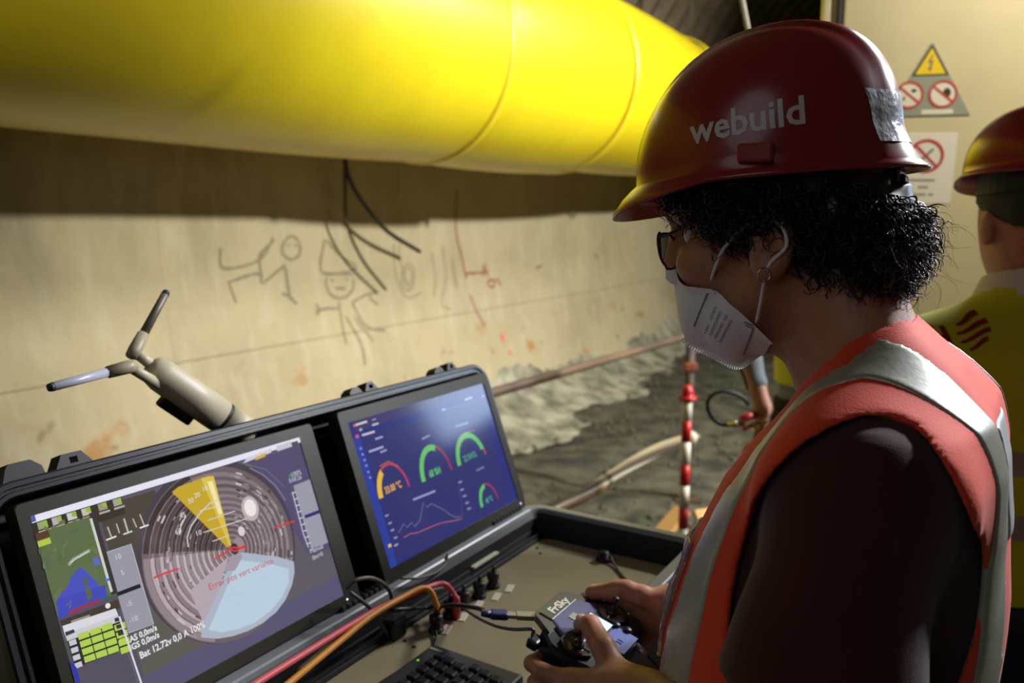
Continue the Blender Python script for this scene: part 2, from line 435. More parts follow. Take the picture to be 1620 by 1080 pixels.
M_ch = mat('charcoal_mark', (142, 129, 101), rough=0.95)
M_ch2 = mat('charcoal_mark_faint', (160, 145, 113), rough=0.95)
M_rd = mat('red_crayon', (152, 88, 66), rough=0.95)
tag(strokes('charcoal_drawing', [
    [(350, 392), (354, 424), (410, 412), (432, 375)], [(362, 446), (408, 432), (414, 448)], [(362, 446), (374, 478)], [(416, 448), (452, 420)], [(414, 440), (412, 405), (434, 378)],
    circ(462, 392, 14, 18), [(455, 388), (457, 390)], [(468, 386), (470, 389)], [(452, 422), (458, 468)], [(446, 462), (458, 468), (472, 480)],
    [(514, 378), (510, 432), (562, 424), (540, 405), (516, 380)], [(512, 432), (560, 434)], circ(538, 448, 22, 24, a0=-0.3, a1=3.5), [(524, 442), (527, 444)], [(548, 440), (551, 442)], [(532, 455), (546, 456)],
    [(500, 490), (520, 487), (536, 488)], [(500, 480), (506, 490), (500, 498)], [(558, 478), (582, 464), (598, 462)], [(582, 464), (588, 474), (600, 482)], [(536, 478), (544, 520), (548, 545)], [(558, 478), (580, 515), (610, 524)], [(548, 500), (572, 545), (578, 578)]], 0.017, M_ch), 'charcoal doodles of stick figures', None)
strokes('charcoal_scribble', [[(622, 385), (628, 440), (645, 470), (668, 462)], [(636, 375), (632, 410), (650, 460)], circ(646, 438, 10, 22), circ(646, 438, 6, 13), [(684, 400), (690, 440), (686, 470)], [(700, 390), (706, 440), (700, 480), (714, 490)], [(715, 410), (722, 455)], [(560, 500), (592, 540)]], 0.015, M_ch2)
tag(strokes('crayon_mark', [[(722, 300), (722, 360), (732, 410), (738, 440)], [(738, 432), (762, 430), (772, 428)], [(762, 420), (772, 436)], [(770, 418), (764, 438)], circ(778, 448, 6, 5), [(785, 440), (792, 452)], [(744, 466), (752, 490), (766, 516)], [(850, 424), (858, 420)], [(940, 400), (946, 408)]], 0.02, M_rd), 'red crayon arrow and figures', None)
M_pk = mat('pink_spray', (236, 110, 110), rough=0.7)
strokes('paint_spot', [[(792, 530), (796, 534), (793, 538)]], 0.05, M_pk); strokes('paint_spot', [[(806, 556), (809, 560)]], 0.05, M_pk)

# ------------------------------------------------------------------ yellow ventilation duct
M_duct = mat('duct_fabric', (230, 204, 24), rough=0.36, spec=0.5, noise=0.06, nscale=3, bump=0.05, bscale=5)
M_seam = mat('duct_seam', (246, 212, 40), rough=0.34)
def duct_c(u):
    return T(u, np.interp(u, [-3, 3.0, 5.4, 7, 9, 16], [2.80, 2.75, 2.50, 2.50, 2.50, 2.3]), np.interp(u, [-3, 3.0, 5.4, 6.9, 8.9, 16], [2.57, 2.59, 2.69, 2.74, 2.83, 3.1]))
ring_u = [-3.0, 3.8, 5.16, 7.4, 9.4, 12.0, 16.0]
def ring_pts(u, r, n=64):
    c = duct_c(u); t = (duct_c(u + 0.05) - duct_c(u - 0.05)).normalized(); s = Vector((0, 0, 1)).cross(t).normalized(); v = t.cross(s)
    return [c + (s * math.cos(2 * math.pi * k / n) + v * math.sin(2 * math.pi * k / n)) * r for k in range(n)]
duct = empty('ventilation_duct', duct_c(0.0), 0, 'huge yellow fabric ventilation duct hung along the tunnel wall', 'duct')
inv = Matrix.Translation(-duct_c(0.0))
for i in range(len(ring_u) - 1):
    V = []; F = []; m_ = 14
    for j in range(m_ + 1):
        t = j / m_; u_ = ring_u[i] + (ring_u[i + 1] - ring_u[i]) * t
        r = np.interp(u_, [3.0, 5.1, 5.17, 16], [.585, .645, .615, .615]) + 0.022 * math.sin(math.pi * t) ** 0.6
        V += [tuple(inv @ p) for p in ring_pts(u_, r)]
    for j in range(m_):
        for k in range(64): F.append([j * 64 + k, j * 64 + (k + 1) % 64, (j + 1) * 64 + (k + 1) % 64, (j + 1) * 64 + k])
    link('duct_section', mesh_np('duct_section', V, F, [M_duct]), duct)
for u_ in ring_u[1:-1]:
    V = []; F = []
    for du, dr in ((-0.024, 0.002), (-0.016, 0.012), (0.016, 0.012), (0.024, 0.002)):
        V += [tuple(inv @ p) for p in ring_pts(u_ + du, np.interp(u_, [3.0, 5.1, 16], [.585, .645, .62]) + dr)]
    for j in range(3):
        for k in range(64): F.append([j * 64 + k, j * 64 + (k + 1) % 64, (j + 1) * 64 + (k + 1) % 64, (j + 1) * 64 + k])
    link('seam_band', mesh_np('seam_band', V, F, [M_seam]), duct)
for u_ in (0.6, 3.1, 5.7, 8.2):
    mb = MB(); c = duct_c(u_); mb.tube([inv @ (c + Vector((0, 0, 0.57))), inv @ T(u_, 2.45, bore(math.acos((2.45 - WC) / RAD))[1] + 0.05)], 0.008, mat('rope_grey', (90, 84, 70))); mb.build('hanger_rope', duct)

# loose cable hanging from behind the duct, in front of the wall
def TPt(x, y, w): return PP(x, y, T(0, w, 0), WT)
mb = MB(); mb.tube(spline([TPt(545, 235, 3.42), TPt(550, 276, 3.44), TPt(572, 318, 3.46), TPt(612, 365, 3.48), TPt(664, 398, 3.5)], 40), 0.015, mat('black_rubber', (24, 22, 20), rough=0.5))
tag(mb.build('hanging_strand'), 'thick black cable end curving right below the yellow duct against the wall', 'cable')
mb = MB(); mb.tube(spline([TPt(546, 240, 3.50), TPt(546, 300, 3.52), TPt(549, 355, 3.54), TPt(573, 410, 3.56), TPt(610, 458, 3.58)], 40), 0.011, mat('brown_strand', (74, 58, 34), rough=0.6))  # thinner brown strand, closer to the wall
tag(mb.build('hanging_strand'), 'thin brown strand hanging lower left of the thick black cable', 'cable')
mb = MB(); mb.tube(spline([PW(1150, -120, 2.6), PW(1168, -30, 2.6), PW(1183, 45, 2.6), PW(1196, 110, 2.62), PW(1206, 230, 2.66)], 30), 0.0085, mat('white_cord', (190, 182, 165), rough=0.7))
tag(mb.build('hanging_rope'), 'whitish rope hanging from the tunnel roof behind the red helmet', 'rope')

# ------------------------------------------------------------------ guard rail, cables, chain post
M_rust = mat('rusty_steel', (84, 62, 44), rough=0.7, rgb2=(58, 44, 34), nscale=14)
post_b = PW(1093, 532, 4.75); post_b.z = 0
rail = empty('guard_rail', post_b, 0, 'rusty brown tube handrail on a steel post, sloping along the wall', 'railing')
top = PW(1093, 532, 4.75) - post_b
mb = MB(); mb.tube([(0, 0, -0.05), (0, 0, top.z + 0.02)], 0.027, M_rust, 12); mb.box((0, 0, 0.0), (0.16, 0.16, 0.02), M_rust, 0.003); mb.build('post', rail)
mb = MB(); mb.box((0, 0, top.z - 0.18), (0.075, 0.075, 0.05), mat('clamp_orange', (132, 66, 36), rough=0.6), 0.008); mb.build('clamp', rail)
ra = PW(1083, 533, 4.70) - post_b; rb = PW(780, 621, 3.15) - post_b
mb = MB(); mb.tube([ra + (ra - rb) * 0.02, ra, ra + (rb - ra) * 0.5, rb, rb + (rb - ra) * 0.55], 0.021, mat('rail_tube', (112, 86, 58), rough=0.6, rgb2=(72, 56, 46), nscale=3), 12); mb.build('rail', rail)
p2 = rb + (rb - ra) * 0.5; mb = MB(); mb.tube([(p2.x, p2.y, -0.02), (p2.x, p2.y, p2.z)], 0.025, M_rust, 12); mb.build('post', rail)

mainpts = [(1100, 690, 4.6), (1080, 694, 4.45), (1040, 712, 4.2), (985, 742, 3.9), (935, 776, 3.6), (885, 803, 3.35), (862, 818, 3.25), (800, 850, 3.0), (700, 890, 2.8)]
root = empty('cable_bundle', PW(985, 742, 3.9), 0, 'sagging bundle of beige and brown cables tied to the rail post', 'cables')
cols = [((196, 178, 138), 0.012), ((178, 122, 62), 0.014), ((150, 104, 60), 0.011), ((206, 196, 168), 0.010), ((92, 70, 50), 0.012), ((170, 150, 112), 0.009)]
for k, (cc, r) in enumerate(cols):
    pts = []
    for i, (x, y, d) in enumerate(mainpts):
        tied = 0.35 if i in (0, 1, 5, 6) else 1.0
        pts.append(PW(x, y, d) - root.location + Vector((0.018 * math.cos(k * 1.05 + i * 0.8), 0.012 * math.sin(k + i), 0.022 * math.sin(k * 1.05 + i * 0.8) * tied)))
    mb = MB(); mb.tube(spline(pts, 50), r, mat('cable_sheath_%d' % k, tuple(int(q * .78) for q in cc), rough=0.55)); mb.build('cable', root)
mb = MB(); c0 = PW(1092, 692, 4.55) - root.location; mb.lathe([(0.035, -0.02), (0.04, 0), (0.035, 0.02)], mat('cable_tie', (214, 206, 186)), frame(c0, PW(1080, 694, 4.45) - PW(1100, 690, 4.6))); mb.build('cable_tie', root)

pb = PW(1085, 700, 3.62); pb.z = 0.0
post = empty('chain_post', pb, 0, 'thin red and white striped barrier post with a red ball top', 'post')
M_red = mat('post_red', (196, 28, 34), rough=0.4); M_wht = mat('post_white', (226, 218, 200), rough=0.45)
ztop = PW(1086, 607, 3.62).z
bands = [(PW(1086, y, 3.62).z) for y in (632, 664, 698, 734, 770, 806, 840)]
zz = [ztop - 0.05] + bands[1:]
zz = [PW(1086, y, 3.62).z for y in (628, 663, 698, 735, 770, 808, 842, 878, 914)] + [0.03]
for i in range(len(zz) - 1):
    mb = MB(); r = 0.0225; mb.lathe([(r, zz[i + 1]), (r, zz[i])], M_wht if i % 2 == 0 else M_red, None, 20); mb.build('white_band' if i % 2 == 0 else 'red_band', post)
mb = MB(); mb.lathe([(0.0, ztop + 0.004), (0.014, ztop), (0.025, ztop - 0.018), (0.029, ztop - 0.035), (0.025, ztop - 0.05), (0.026, zz[0] + 0.012), (0.043, zz[0] + 0.008), (0.043, zz[0] - 0.004), (0.02, zz[0] - 0.004)][::-1], M_red, None, 20); mb.build('ball_top', post)
mb = MB(); mb.lathe([(0.17, 0.0), (0.17, 0.02), (0.12, 0.04), (0.03, 0.06), (0.0, 0.06)], mat('post_base', (40, 38, 36)), None, 28); mb.build('base', post)

# timber offcuts leaning beside the barrier post
M_wood = mat('raw_timber', (214, 168, 96), rough=0.7, rgb2=(176, 128, 66), nscale=30, stretch=(1, 8, 8))
def plank(a, b, wdt, th, m, lab):
    a = Vector(a); b = Vector(b); mid = (a + b) / 2; fr = frame((0, 0, 0), b - a, Vector((0, 0, 1)) if abs((b - a).normalized().z) < 0.9 else None)
    o = MB(); o.box((0, 0, 0), (th, wdt, (b - a).length), m, 0.004); ob = o.build('timber_plank')
    ob.matrix_world = Matrix.Translation(mid) @ fr
    return tag(ob, lab, 'plank')
q1 = PW(1030, 880, 4.1); q1.z = 0.03; q2 = PW(1080, 806, 4.2)
plank(q1, q2, 0.10, 0.03, M_wood, 'raw timber plank leaning up to the left of the striped post')
q3 = PW(1130, 880, 4.1); q3.z = 0.03; q4 = PW(1108, 806, 4.2)
plank(q3, q4, 0.09, 0.03, M_wood, 'short raw timber plank leaning to the right of the striped post')

# ------------------------------------------------------------------ cream steel electrical cabinet with its signs
M_cream = mat('cream_paint', (206, 192, 150), rough=0.42, noise=0.08, nscale=3, bump=0.03, bscale=8)
cdir = Vector((0.98, -0.20, 0)).normalized(); cn = Vector((-0.20, -0.98, 0)).normalized()
cw0 = PP(1290, 200, (1.4, 2.42, 0), cn); cw0.z = 0
cab = empty('electrical_cabinet', cw0, math.atan2(cdir.y, cdir.x), 'tall cream painted steel cabinet standing behind the two workers', 'cabinet')
mb = MB(); mb.prism([(0, 0.012), (0.76, 0.012), (0.62, 0.30), (0.22, 0.30)], 0.05, 2.40, M_cream); mb.build('body', cab)
mb = MB(); mb.box((0.405, -0.004, 1.225), (0.69, 0.03, 2.3), M_cream, 0.006); mb.build('door', cab)
mb = MB(); mb.box((0.012, -0.005, 1.225), (0.022, 0.035, 2.35), M_cream, 0.004); mb.build('corner_post', cab)
mb = MB(); mb.box((0.050, -0.006, 1.225), (0.012, 0.026, 2.3), mat('door_seal', (52, 46, 36)), 0.003); mb.build('door_seal', cab)
mb = MB(); mb.box((0.42, 0.14, 0.03), (0.40, 0.22, 0.06), mat('plinth_grey', (60, 58, 54)), 0.004); mb.build('plinth', cab)
mb = MB(); mb.box((0.70, -0.035, 1.25), (0.03, 0.03, 0.2), mat('handle_black', (22, 22, 22)), 0.006); mb.build('handle', cab)
def cabp(x, y):
    p = PP(x, y, cw0 + cn * 0.022, cn) - cw0; return p.dot(cdir), p.z
M_sgrey = mat('sign_grey', (150, 152, 134), rough=0.4, metal=0.0); M_syel = mat('sign_yellow', (238, 200, 10), rough=0.45); M_sblk = mat('sign_black', (44, 42, 34), rough=0.5)
M_swht = mat('sign_white', (226, 218, 196), rough=0.5); M_sred = mat('sign_red', (186, 60, 54), rough=0.5); M_pap = mat('paper', (226, 216, 200), rough=0.7); M_dim = mat('sign_print', (120, 112, 92), rough=0.6)
def cabfr(x, z, d): return Matrix.Translation(cw0) @ Matrix.Rotation(math.atan2(cdir.y, cdir.x), 4, 'Z') @ Matrix(((1, 0, 0, x), (0, 0, -1, -0.019 - d), (0, 1, 0, z), (0, 0, 0, 1)))
def disc(r, n=32): return [(r * math.cos(2 * math.pi * k / n), r * math.sin(2 * math.pi * k / n)) for k in range(n)]
def flat_ring(mb, cx, cy, r0, r1, z, m, n=40, a0=0.0, a1=2 * math.pi, fr=None):
    V = []; F = []
    for k in range(n + 1):
        a = a0 + (a1 - a0) * k / n
        V += [(cx + r0 * math.cos(a), cy + r0 * math.sin(a), z), (cx + r1 * math.cos(a), cy + r1 * math.sin(a), z)]
        if k: F.append([2 * k - 2, 2 * k - 1, 2 * k + 1, 2 * k])
    if fr is not None: V = [fr @ Vector(p) for p in V]
    mb.add(V, F, m, False)
def flat_poly(mb, poly, z, m, fr=None):
    V = [(p[0], p[1], z) for p in poly]
    if fr is not None: V = [fr @ Vector(p) for p in V]
    mb.add(V, [list(range(len(poly)))], m, False)
sx, sz = cabp(1467, 183); px_m = (cabp(1532, 183)[0] - cabp(1400, 183)[0]) / 132.0
s = px_m
sign = empty('warning_sign', (0, 0, 0), 0, 'grey triangular electrical hazard sign with a yellow triangle and two red rings', 'sign'); sign.matrix_world = cabfr(sx, sz, 0)
mb = MB(); mb.prism([(-67 * s, 0), (67 * s, 0), (2 * s, 119 * s), (-2 * s, 119 * s)], 0, 0.003, M_sgrey); mb.build('plate', sign)
mb = MB(); flat_poly(mb, [(-29 * s, 66 * s), (29 * s, 66 * s), (0, 117 * s)], 0.0035, M_sblk); flat_poly(mb, [(-24 * s, 68.5 * s), (24 * s, 68.5 * s), (0, 111 * s)], 0.0039, M_syel)
flat_poly(mb, [(1 * s, 100 * s), (-6 * s, 87 * s), (-1 * s, 87.5 * s), (-2.5 * s, 79 * s), (-4.5 * s, 80 * s), (-1.5 * s, 72 * s), (2.5 * s, 79 * s), (0.7 * s, 79.5 * s), (4 * s, 91 * s), (-1 * s, 90 * s), (3.5 * s, 100 * s)], 0.0042, M_dim); mb.build('hazard_triangle', sign)
for cx, tool in ((-31, 0), (22, 1)):
    mb = MB(); flat_poly(mb, [(cx * s + x, 35 * s + y) for x, y in disc(22 * s)], 0.0034, M_swht)
    if tool == 0:
        flat_poly(mb, [(cx * s + x + 7 * s, 42 * s + y * 0.7) for x, y in disc(4.5 * s, 10)], 0.0037, M_sblk); flat_poly(mb, [((cx - 11) * s, 26 * s), ((cx - 7) * s, 26 * s), ((cx - 5) * s, 33 * s), ((cx - 9) * s, 33 * s)], 0.0037, M_dim)
    else:
        flat_poly(mb, [(cx * s + x + 6 * s, 37 * s + y * 1.25) for x, y in disc(6.5 * s, 12)], 0.0037, M_sblk)
    a = R(-40); ca, sa = math.cos(a), math.sin(a)
    flat_poly(mb, [(cx * s + (x * ca - y * sa) * s, 35 * s + (x * sa + y * ca) * s) for x, y in ((-20, -2), (20, -2), (20, 2), (-20, 2))], 0.0040, M_sred)
    flat_ring(mb, cx * s, 35 * s, 19 * s, 23 * s, 0.0043, M_sred); mb.build('prohibition_ring', sign)
mb = MB(); flat_poly(mb, [(-10 * s, 2.5 * s), (40 * s, 2.5 * s), (40 * s, 10 * s), (-10 * s, 10 * s)], 0.0035, M_swht); mb.build('caption_strip', sign)
sx2, sz2 = cabp(1462, 323)
pap = empty('no_smoking_notice', (0, 0, 0), 0, 'white paper notice with a red crossed ring, stuck under the triangular sign', 'notice'); pap.matrix_world = cabfr(sx2, sz2, 0) @ Matrix.Rotation(R(-1.2), 4, 'Z')
mb = MB(); mb.prism([(-54 * s, 0), (42 * s, 2 * s), (43 * s, 121 * s), (-53 * s, 121 * s)], 0, 0.0012, M_pap); mb.build('paper', pap)
mb = MB(); cx, cy = -4, 82
for (x0, y0, x1, y1, t) in ((-12, -12, 11, 12, 4), (-5, -20, -2, -8, 4)):
    d_ = Vector((x1 - x0, y1 - y0)).normalized(); nn = Vector((-d_.y, d_.x)) * t / 2
    flat_poly(mb, [((cx + x0 + nn.x) * s, (cy + y0 + nn.y) * s), ((cx + x1 + nn.x) * s, (cy + y1 + nn.y) * s), ((cx + x1 - nn.x) * s, (cy + y1 - nn.y) * s), ((cx + x0 - nn.x) * s, (cy + y0 - nn.y) * s)][::-1], 0.0016, M_dim)
a = R(-45); ca, sa = math.cos(a), math.sin(a)
flat_poly(mb, [(cx * s + (x * ca - y * sa) * s, cy * s + (x * sa + y * ca) * s) for x, y in ((-25, -2.2), (25, -2.2), (25, 2.2), (-25, 2.2))], 0.0020, M_sred)
flat_ring(mb, cx * s, cy * s, 23.5 * s, 28.5 * s, 0.0023, M_sred); mb.build('prohibition_ring', pap)
mb = MB()
for y, x0, x1 in ((41, -36, 26), (29, -12, 5), (16.5, -28, 17)):
    n = int((x1 - x0) / 4.2)
    for k in range(n):
        if RNG.random() < 0.12: continue
        xa = x0 + k * 4.2; flat_poly(mb, [(xa * s, (y - 2) * s), ((xa + 3) * s, (y - 2) * s), ((xa + 3) * s, (y + 2) * s), (xa * s, (y + 2) * s)], 0.0016, M_dim)
mb.build('printed_lines', pap)
# ------------------------------------------------------------------ the open equipment case (local x = long axis, local y = away from its user)
CA = R(31.9)
CU = Vector((math.sin(CA), math.cos(CA), 0)); CWv = Vector((-math.cos(CA), math.sin(CA), 0))
P0 = CAM + ray(830, 802) * 1.5; ZB = P0.z
TILT = R(20)
LV = Vector((0, math.sin(TILT), math.cos(TILT))); LN = Vector((0, -math.cos(TILT), math.sin(TILT)))
def L3(u, v, n=0.0): return Vector((u, 0, 0)) + LV * v + LN * n
case = empty('equipment_case', (P0.x, P0.y, ZB), math.pi / 2 - CA, 'long open black equipment case with two monitors in its raised lid', 'case')
CMX = Matrix.Translation((P0.x, P0.y, ZB)) @ Matrix.Rotation(math.pi / 2 - CA, 4, 'Z'); CMI = CMX.inverted()
LIDF = CMX @ Matrix(((1, 0, 0, 0), (0, LV.y, LN.y, 0), (0, LV.z, LN.z, 0), (0, 0, 0, 1)))
LIDM = Matrix(((1, 0, 0, 0), (0, LV.y, LN.y, 0), (0, LV.z, LN.z, 0), (0, 0, 0, 1)))
LIDI = LIDF.inverted()
def lid_px(x, y, n=0.0):
    """where the sight line through a photo point meets the lid's own plane: lid coordinates (u, v)"""
    p = PP(x, y, CMX @ L3(0, 0, n), (CMX.to_3x3() @ LN)); q = LIDI @ p; return q.x, q.y
def base_px(x, y, dz=-0.05):
    p = CMI @ PP(x, y, (0, 0, ZB + dz), (0, 0, 1)); return p
def case_px(x, y, yl):
    return CMI @ PP(x, y, CMX @ Vector((0, yl, 0)), CWv)
M_case = mat('case_black', (24, 24, 25), rough=0.42, spec=0.5, bump=0.015, bscale=300)
M_lip = mat('base_rim_sheen', (122, 125, 128), rough=0.34, spec=0.5)  # reflected brightness on the black plastic rim, put into a lighter grey
M_rim = mat('case_rim', (40, 41, 43), rough=0.28, spec=0.6)
M_in = mat('case_inner', (12, 12, 12), rough=0.6)
def rrect(x0, x1, y0, y1, r, n=6):
    P = []
    for cx, cy, a0 in ((x1 - r, y1 - r, 0), (x0 + r, y1 - r, 90), (x0 + r, y0 + r, 180), (x1 - r, y0 + r, 270)):
        for k in range(n + 1):
            a = R(a0 + 90 * k / n); P.append((cx + r * math.cos(a), cy + r * math.sin(a)))
    return P
def shell(mb, rings, m, close0=False, close1=False, fr=None):
    V = []; F = []; n = len(rings[0][0])
    for poly, z in rings: V += [(p[0], p[1], z) for p in poly]
    for i in range(len(rings) - 1):
        for k in range(n): F.append([i * n + k, i * n + (k + 1) % n, (i + 1) * n + (k + 1) % n, (i + 1) * n + k])
    if close0: F.append(list(range(n))[::-1])
    if close1: F.append([(len(rings) - 1) * n + k for k in range(n)])
    if fr is not None: V = [fr @ Vector(p) for p in V]
    mb.add(V, F, m, False)
X0, X1 = -0.895, 0.035; YF, YB = -0.345, 0.008       # outer plan of the base
def rr(d): return rrect(X0 + d, X1 - d, YF + d, YB - d, max(0.008, 0.045 - d))
mb = MB(); shell(mb, [(rr(0.02), -0.17), (rr(0.008), -0.155), (rr(0.006), -0.03), (rr(0.0), -0.024), (rr(0.0), -0.006)], M_case, close0=True); mb.build('base_shell', case)
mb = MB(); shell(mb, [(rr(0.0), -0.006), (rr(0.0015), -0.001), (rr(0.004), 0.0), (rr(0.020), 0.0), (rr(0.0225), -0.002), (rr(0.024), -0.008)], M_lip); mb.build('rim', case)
mb = MB(); shell(mb, [(rr(0.024), -0.008), (rr(0.030), -0.016), (rr(0.033), -0.052), (rr(0.034), -0.075)], M_in); mb.build('inner_wall', case)
M_panel = mat('panel_khaki', (158, 146, 112), rough=0.62, spec=0.3, noise=0.08, nscale=12, bump=0.06, bscale=400)
mb = MB(); shell(mb, [(rrect(X0 + 0.035, X1 - 0.036, YF + 0.036, -0.042, 0.02), -0.065), (rrect(X0 + 0.035, X1 - 0.036, YF + 0.036, -0.042, 0.02), -0.0515), (rrect(X0 + 0.036, X1 - 0.037, YF + 0.037, -0.043, 0.02), -0.05)], M_panel, close1=True)
panel = mb.build('control_panel', case)
mb = MB(); mb.box((-0.43, -0.022, -0.053), (0.86, 0.045, 0.02), M_in, 0.004); mb.build('hinge_tray', case)
mb = MB(); mb.box((-0.43, -0.024, -0.040), (0.84, 0.006, 0.008), M_rim, 0.002); mb.box((-0.43, -0.038, -0.044), (0.84, 0.006, 0.012), M_case, 0.002); mb.build('tray_rail', case)
M_screw = mat('screw_brown', (84, 72, 50), rough=0.45, metal=0.6)
for x, y in ((-0.052, -0.058), (-0.069, -0.074), (-0.074, -0.291), (-0.060, -0.291), (-0.43, -0.064), (-0.437, -0.085), (-0.83, -0.07), (-0.83, -0.29)):
    mb = MB(); mb.lathe([(0.0, -0.048), (0.0028, -0.0485), (0.0034, -0.0502)][::-1], M_screw, frame((x, y, 0), (0, 0, 1)), 10); mb.build('screw', panel)
# switches with their label plates
M_knob = mat('switch_black', (18, 18, 18), rough=0.45); M_lab = mat('label_white', (226, 218, 192), rough=0.6)
sw = [(780, 928, 806, 931), (758, 944, 785, 944), (733, 960, 757, 957), (712, 975, 733, 976), (690, 998, 706, 996)]
for i, (x, y, lx, ly) in enumerate(sw):
    p = base_px(x, y); q = base_px(lx, ly)
    t_ = mb = MB(); mb.lathe([(0.0115, -0.05), (0.0115, -0.046), (0.0085, -0.045), (0.0085, -0.036), (0.010, -0.035), (0.010, -0.026), (0.007, -0.024), (0.0, -0.024)], M_knob, frame((p.x, p.y, 0), (0, 0, 1)), 16); k = mb.build('toggle_switch', case)
    mb = MB(); mb.tube([(p.x, p.y, -0.026), (p.x - 0.002, p.y - 0.003, -0.014)], 0.0028, M_knob, 8); mb.build('lever', k)
    mb = MB(); mb.box((q.x, q.y, -0.0494), (0.026, 0.011, 0.0016), M_lab, 0.0004, Matrix.Rotation(R(18), 3, 'Z')); mb.build('label_plate', case)
p = base_px(955, 886); mb = MB(); mb.lathe([(0.014, -0.05), (0.014, -0.046), (0.009, -0.045), (0.009, -0.034), (0.0, -0.034)], M_knob, frame((p.x, p.y, 0), (0, 0, 1)), 16); mb.build('cable_gland', case)
mb = MB(); mb.box((-0.43, -0.045, -0.035), (0.03, 0.022, 0.03), M_knob, 0.004); mb.build('lid_stay_bracket', case)
p = base_px(722, 955, -0.045)
mb = MB(); p1 = case_px(762, 873, -0.02); mb.box((p1.x, -0.022, -0.034), (0.075, 0.018, 0.004), M_lab, 0.001); mb.build('label_plate', case)
# hinges: a row of small knuckles along the back of the base
for x in (-0.06, -0.44, -0.80):
    mb = MB()
    for k in range(9): mb.box((x + 0.011 * (k - 4), 0.004, 0.0), (0.009, 0.014, 0.014), M_case, 0.002)
    mb.build('hinge', case)
# lid: shell behind the rim plane, raised rim lip, shadow box inside
NR = -0.015
lx0, lx1, ly0, ly1 = -0.880, 0.032, -0.022, 0.287
def lr(d): return rrect(lx0 + d, lx1 - d, ly0 + d, ly1 - d, max(0.008, 0.042 - d))
mb = MB(); shell(mb, [(lr(0.022), NR - 0.075), (lr(0.010), NR - 0.066), (lr(0.006), NR - 0.02), (lr(0.0), NR - 0.014), (lr(0.0), NR - 0.002)], M_case, close0=True, fr=LIDM); lid = mb.build('lid_shell', case)
mb = MB(); shell(mb, [(lr(0.0), NR - 0.002), (lr(0.002), NR), (lr(0.007), NR), (lr(0.008), NR - 0.003), (lr(0.011), NR - 0.003), (lr(0.012), NR), (lr(0.016), NR), (lr(0.018), NR - 0.004)], M_rim, fr=LIDM); mb.build('lid_rim', case)
mb = MB(); shell(mb, [(lr(0.018), NR - 0.004), (lr(0.022), NR - 0.05)], M_in, close1=True, fr=LIDM); mb.build('lid_lining', case)
# latches and eyelets on the lid's upper edge
def latch(u, w_, h, hole=False, side=1):
    mb = MB(); poly = [(-w_ / 2, 0), (w_ / 2, 0), (w_ / 2 - 0.006, h * 0.75), (w_ / 2 - 0.010, h), (-w_ / 2 + 0.012, h), (-w_ / 2 + 0.002, h * 0.55)]
    if side < 0: poly = [(-a, b) for a, b in poly][::-1]
    th = 0.022
    fr = LIDM @ Matrix.Translation((u, ly1 - 0.002, NR - 0.030))
    if not hole: mb.prism(poly, 0, th, M_case, fr)
    else:
        mb.prism([(-w_ / 2, 0), (-w_ / 2 + 0.01, h), (-0.0045, h), (-0.0045, 0)], 0, th, M_case, fr); mb.prism([(0.0045, 0), (0.0045, h), (w_ / 2 - 0.012, h), (w_ / 2, 0)], 0, th, M_case, fr)
        mb.prism([(-0.0046, h * 0.72), (0.0046, h * 0.72), (0.0046, h), (-0.0046, h)][::1], 0, th, M_case, fr); mb.prism([(-0.0046, 0), (0.0046, 0), (0.0046, h * 0.3), (-0.0046, h * 0.3)], 0, th, M_case, fr)
    return mb.build('latch' if not hole else 'padlock_eyelet', case)
latch(-0.318, 0.030, 0.013); latch(-0.282, 0.034, 0.016, True); latch(-0.100, 0.030, 0.013); latch(-0.062, 0.034, 0.016, True)
latch(-0.768, 0.044, 0.017, True); latch(-0.822, 0.044, 0.020, False, -1); latch(-0.862, 0.03, 0.010)

# ---- monitors
M_bez = mat('bezel', (44, 40, 28), rough=0.42, spec=0.3)
def monitor(x0, x1, y0, y1, sx0, sx1, sy0, sy1):
    mb = MB(); rings = [(rrect(x0, x1, y0, y1, 0.006, 3), -0.022), (rrect(x0, x1, y0, y1, 0.006, 3), -0.001), (rrect(x0 + 0.001, x1 - 0.001, y0 + 0.001, y1 - 0.001, 0.006, 3), 0.0), (rrect(sx0, sx1, sy0, sy1, 0.0012, 3), 0.0), (rrect(sx0, sx1, sy0, sy1, 0.0012, 3), -0.0015)]
    shell(mb, rings, M_bez, close0=True, fr=LIDM); m = mb.build('monitor', case)
    mb = MB(); mb.lathe([(0.0011, 0.0), (0.0011, 0.0008), (0.0, 0.0009)], emit((225, 230, 255), 3.0), LIDM @ Matrix.Translation((sx1 + 0.002, (y0 + sy0) / 2 + 0.001, 0)), 8); mb.build('power_light', m)
    return m
mon1 = monitor(-0.850, -0.446, 0.003, 0.262, -0.837, -0.474, 0.019, 0.2465)
mon2 = monitor(-0.394, 0.005, -0.002, 0.266, -0.3765, -0.011, 0.020, 0.2465)
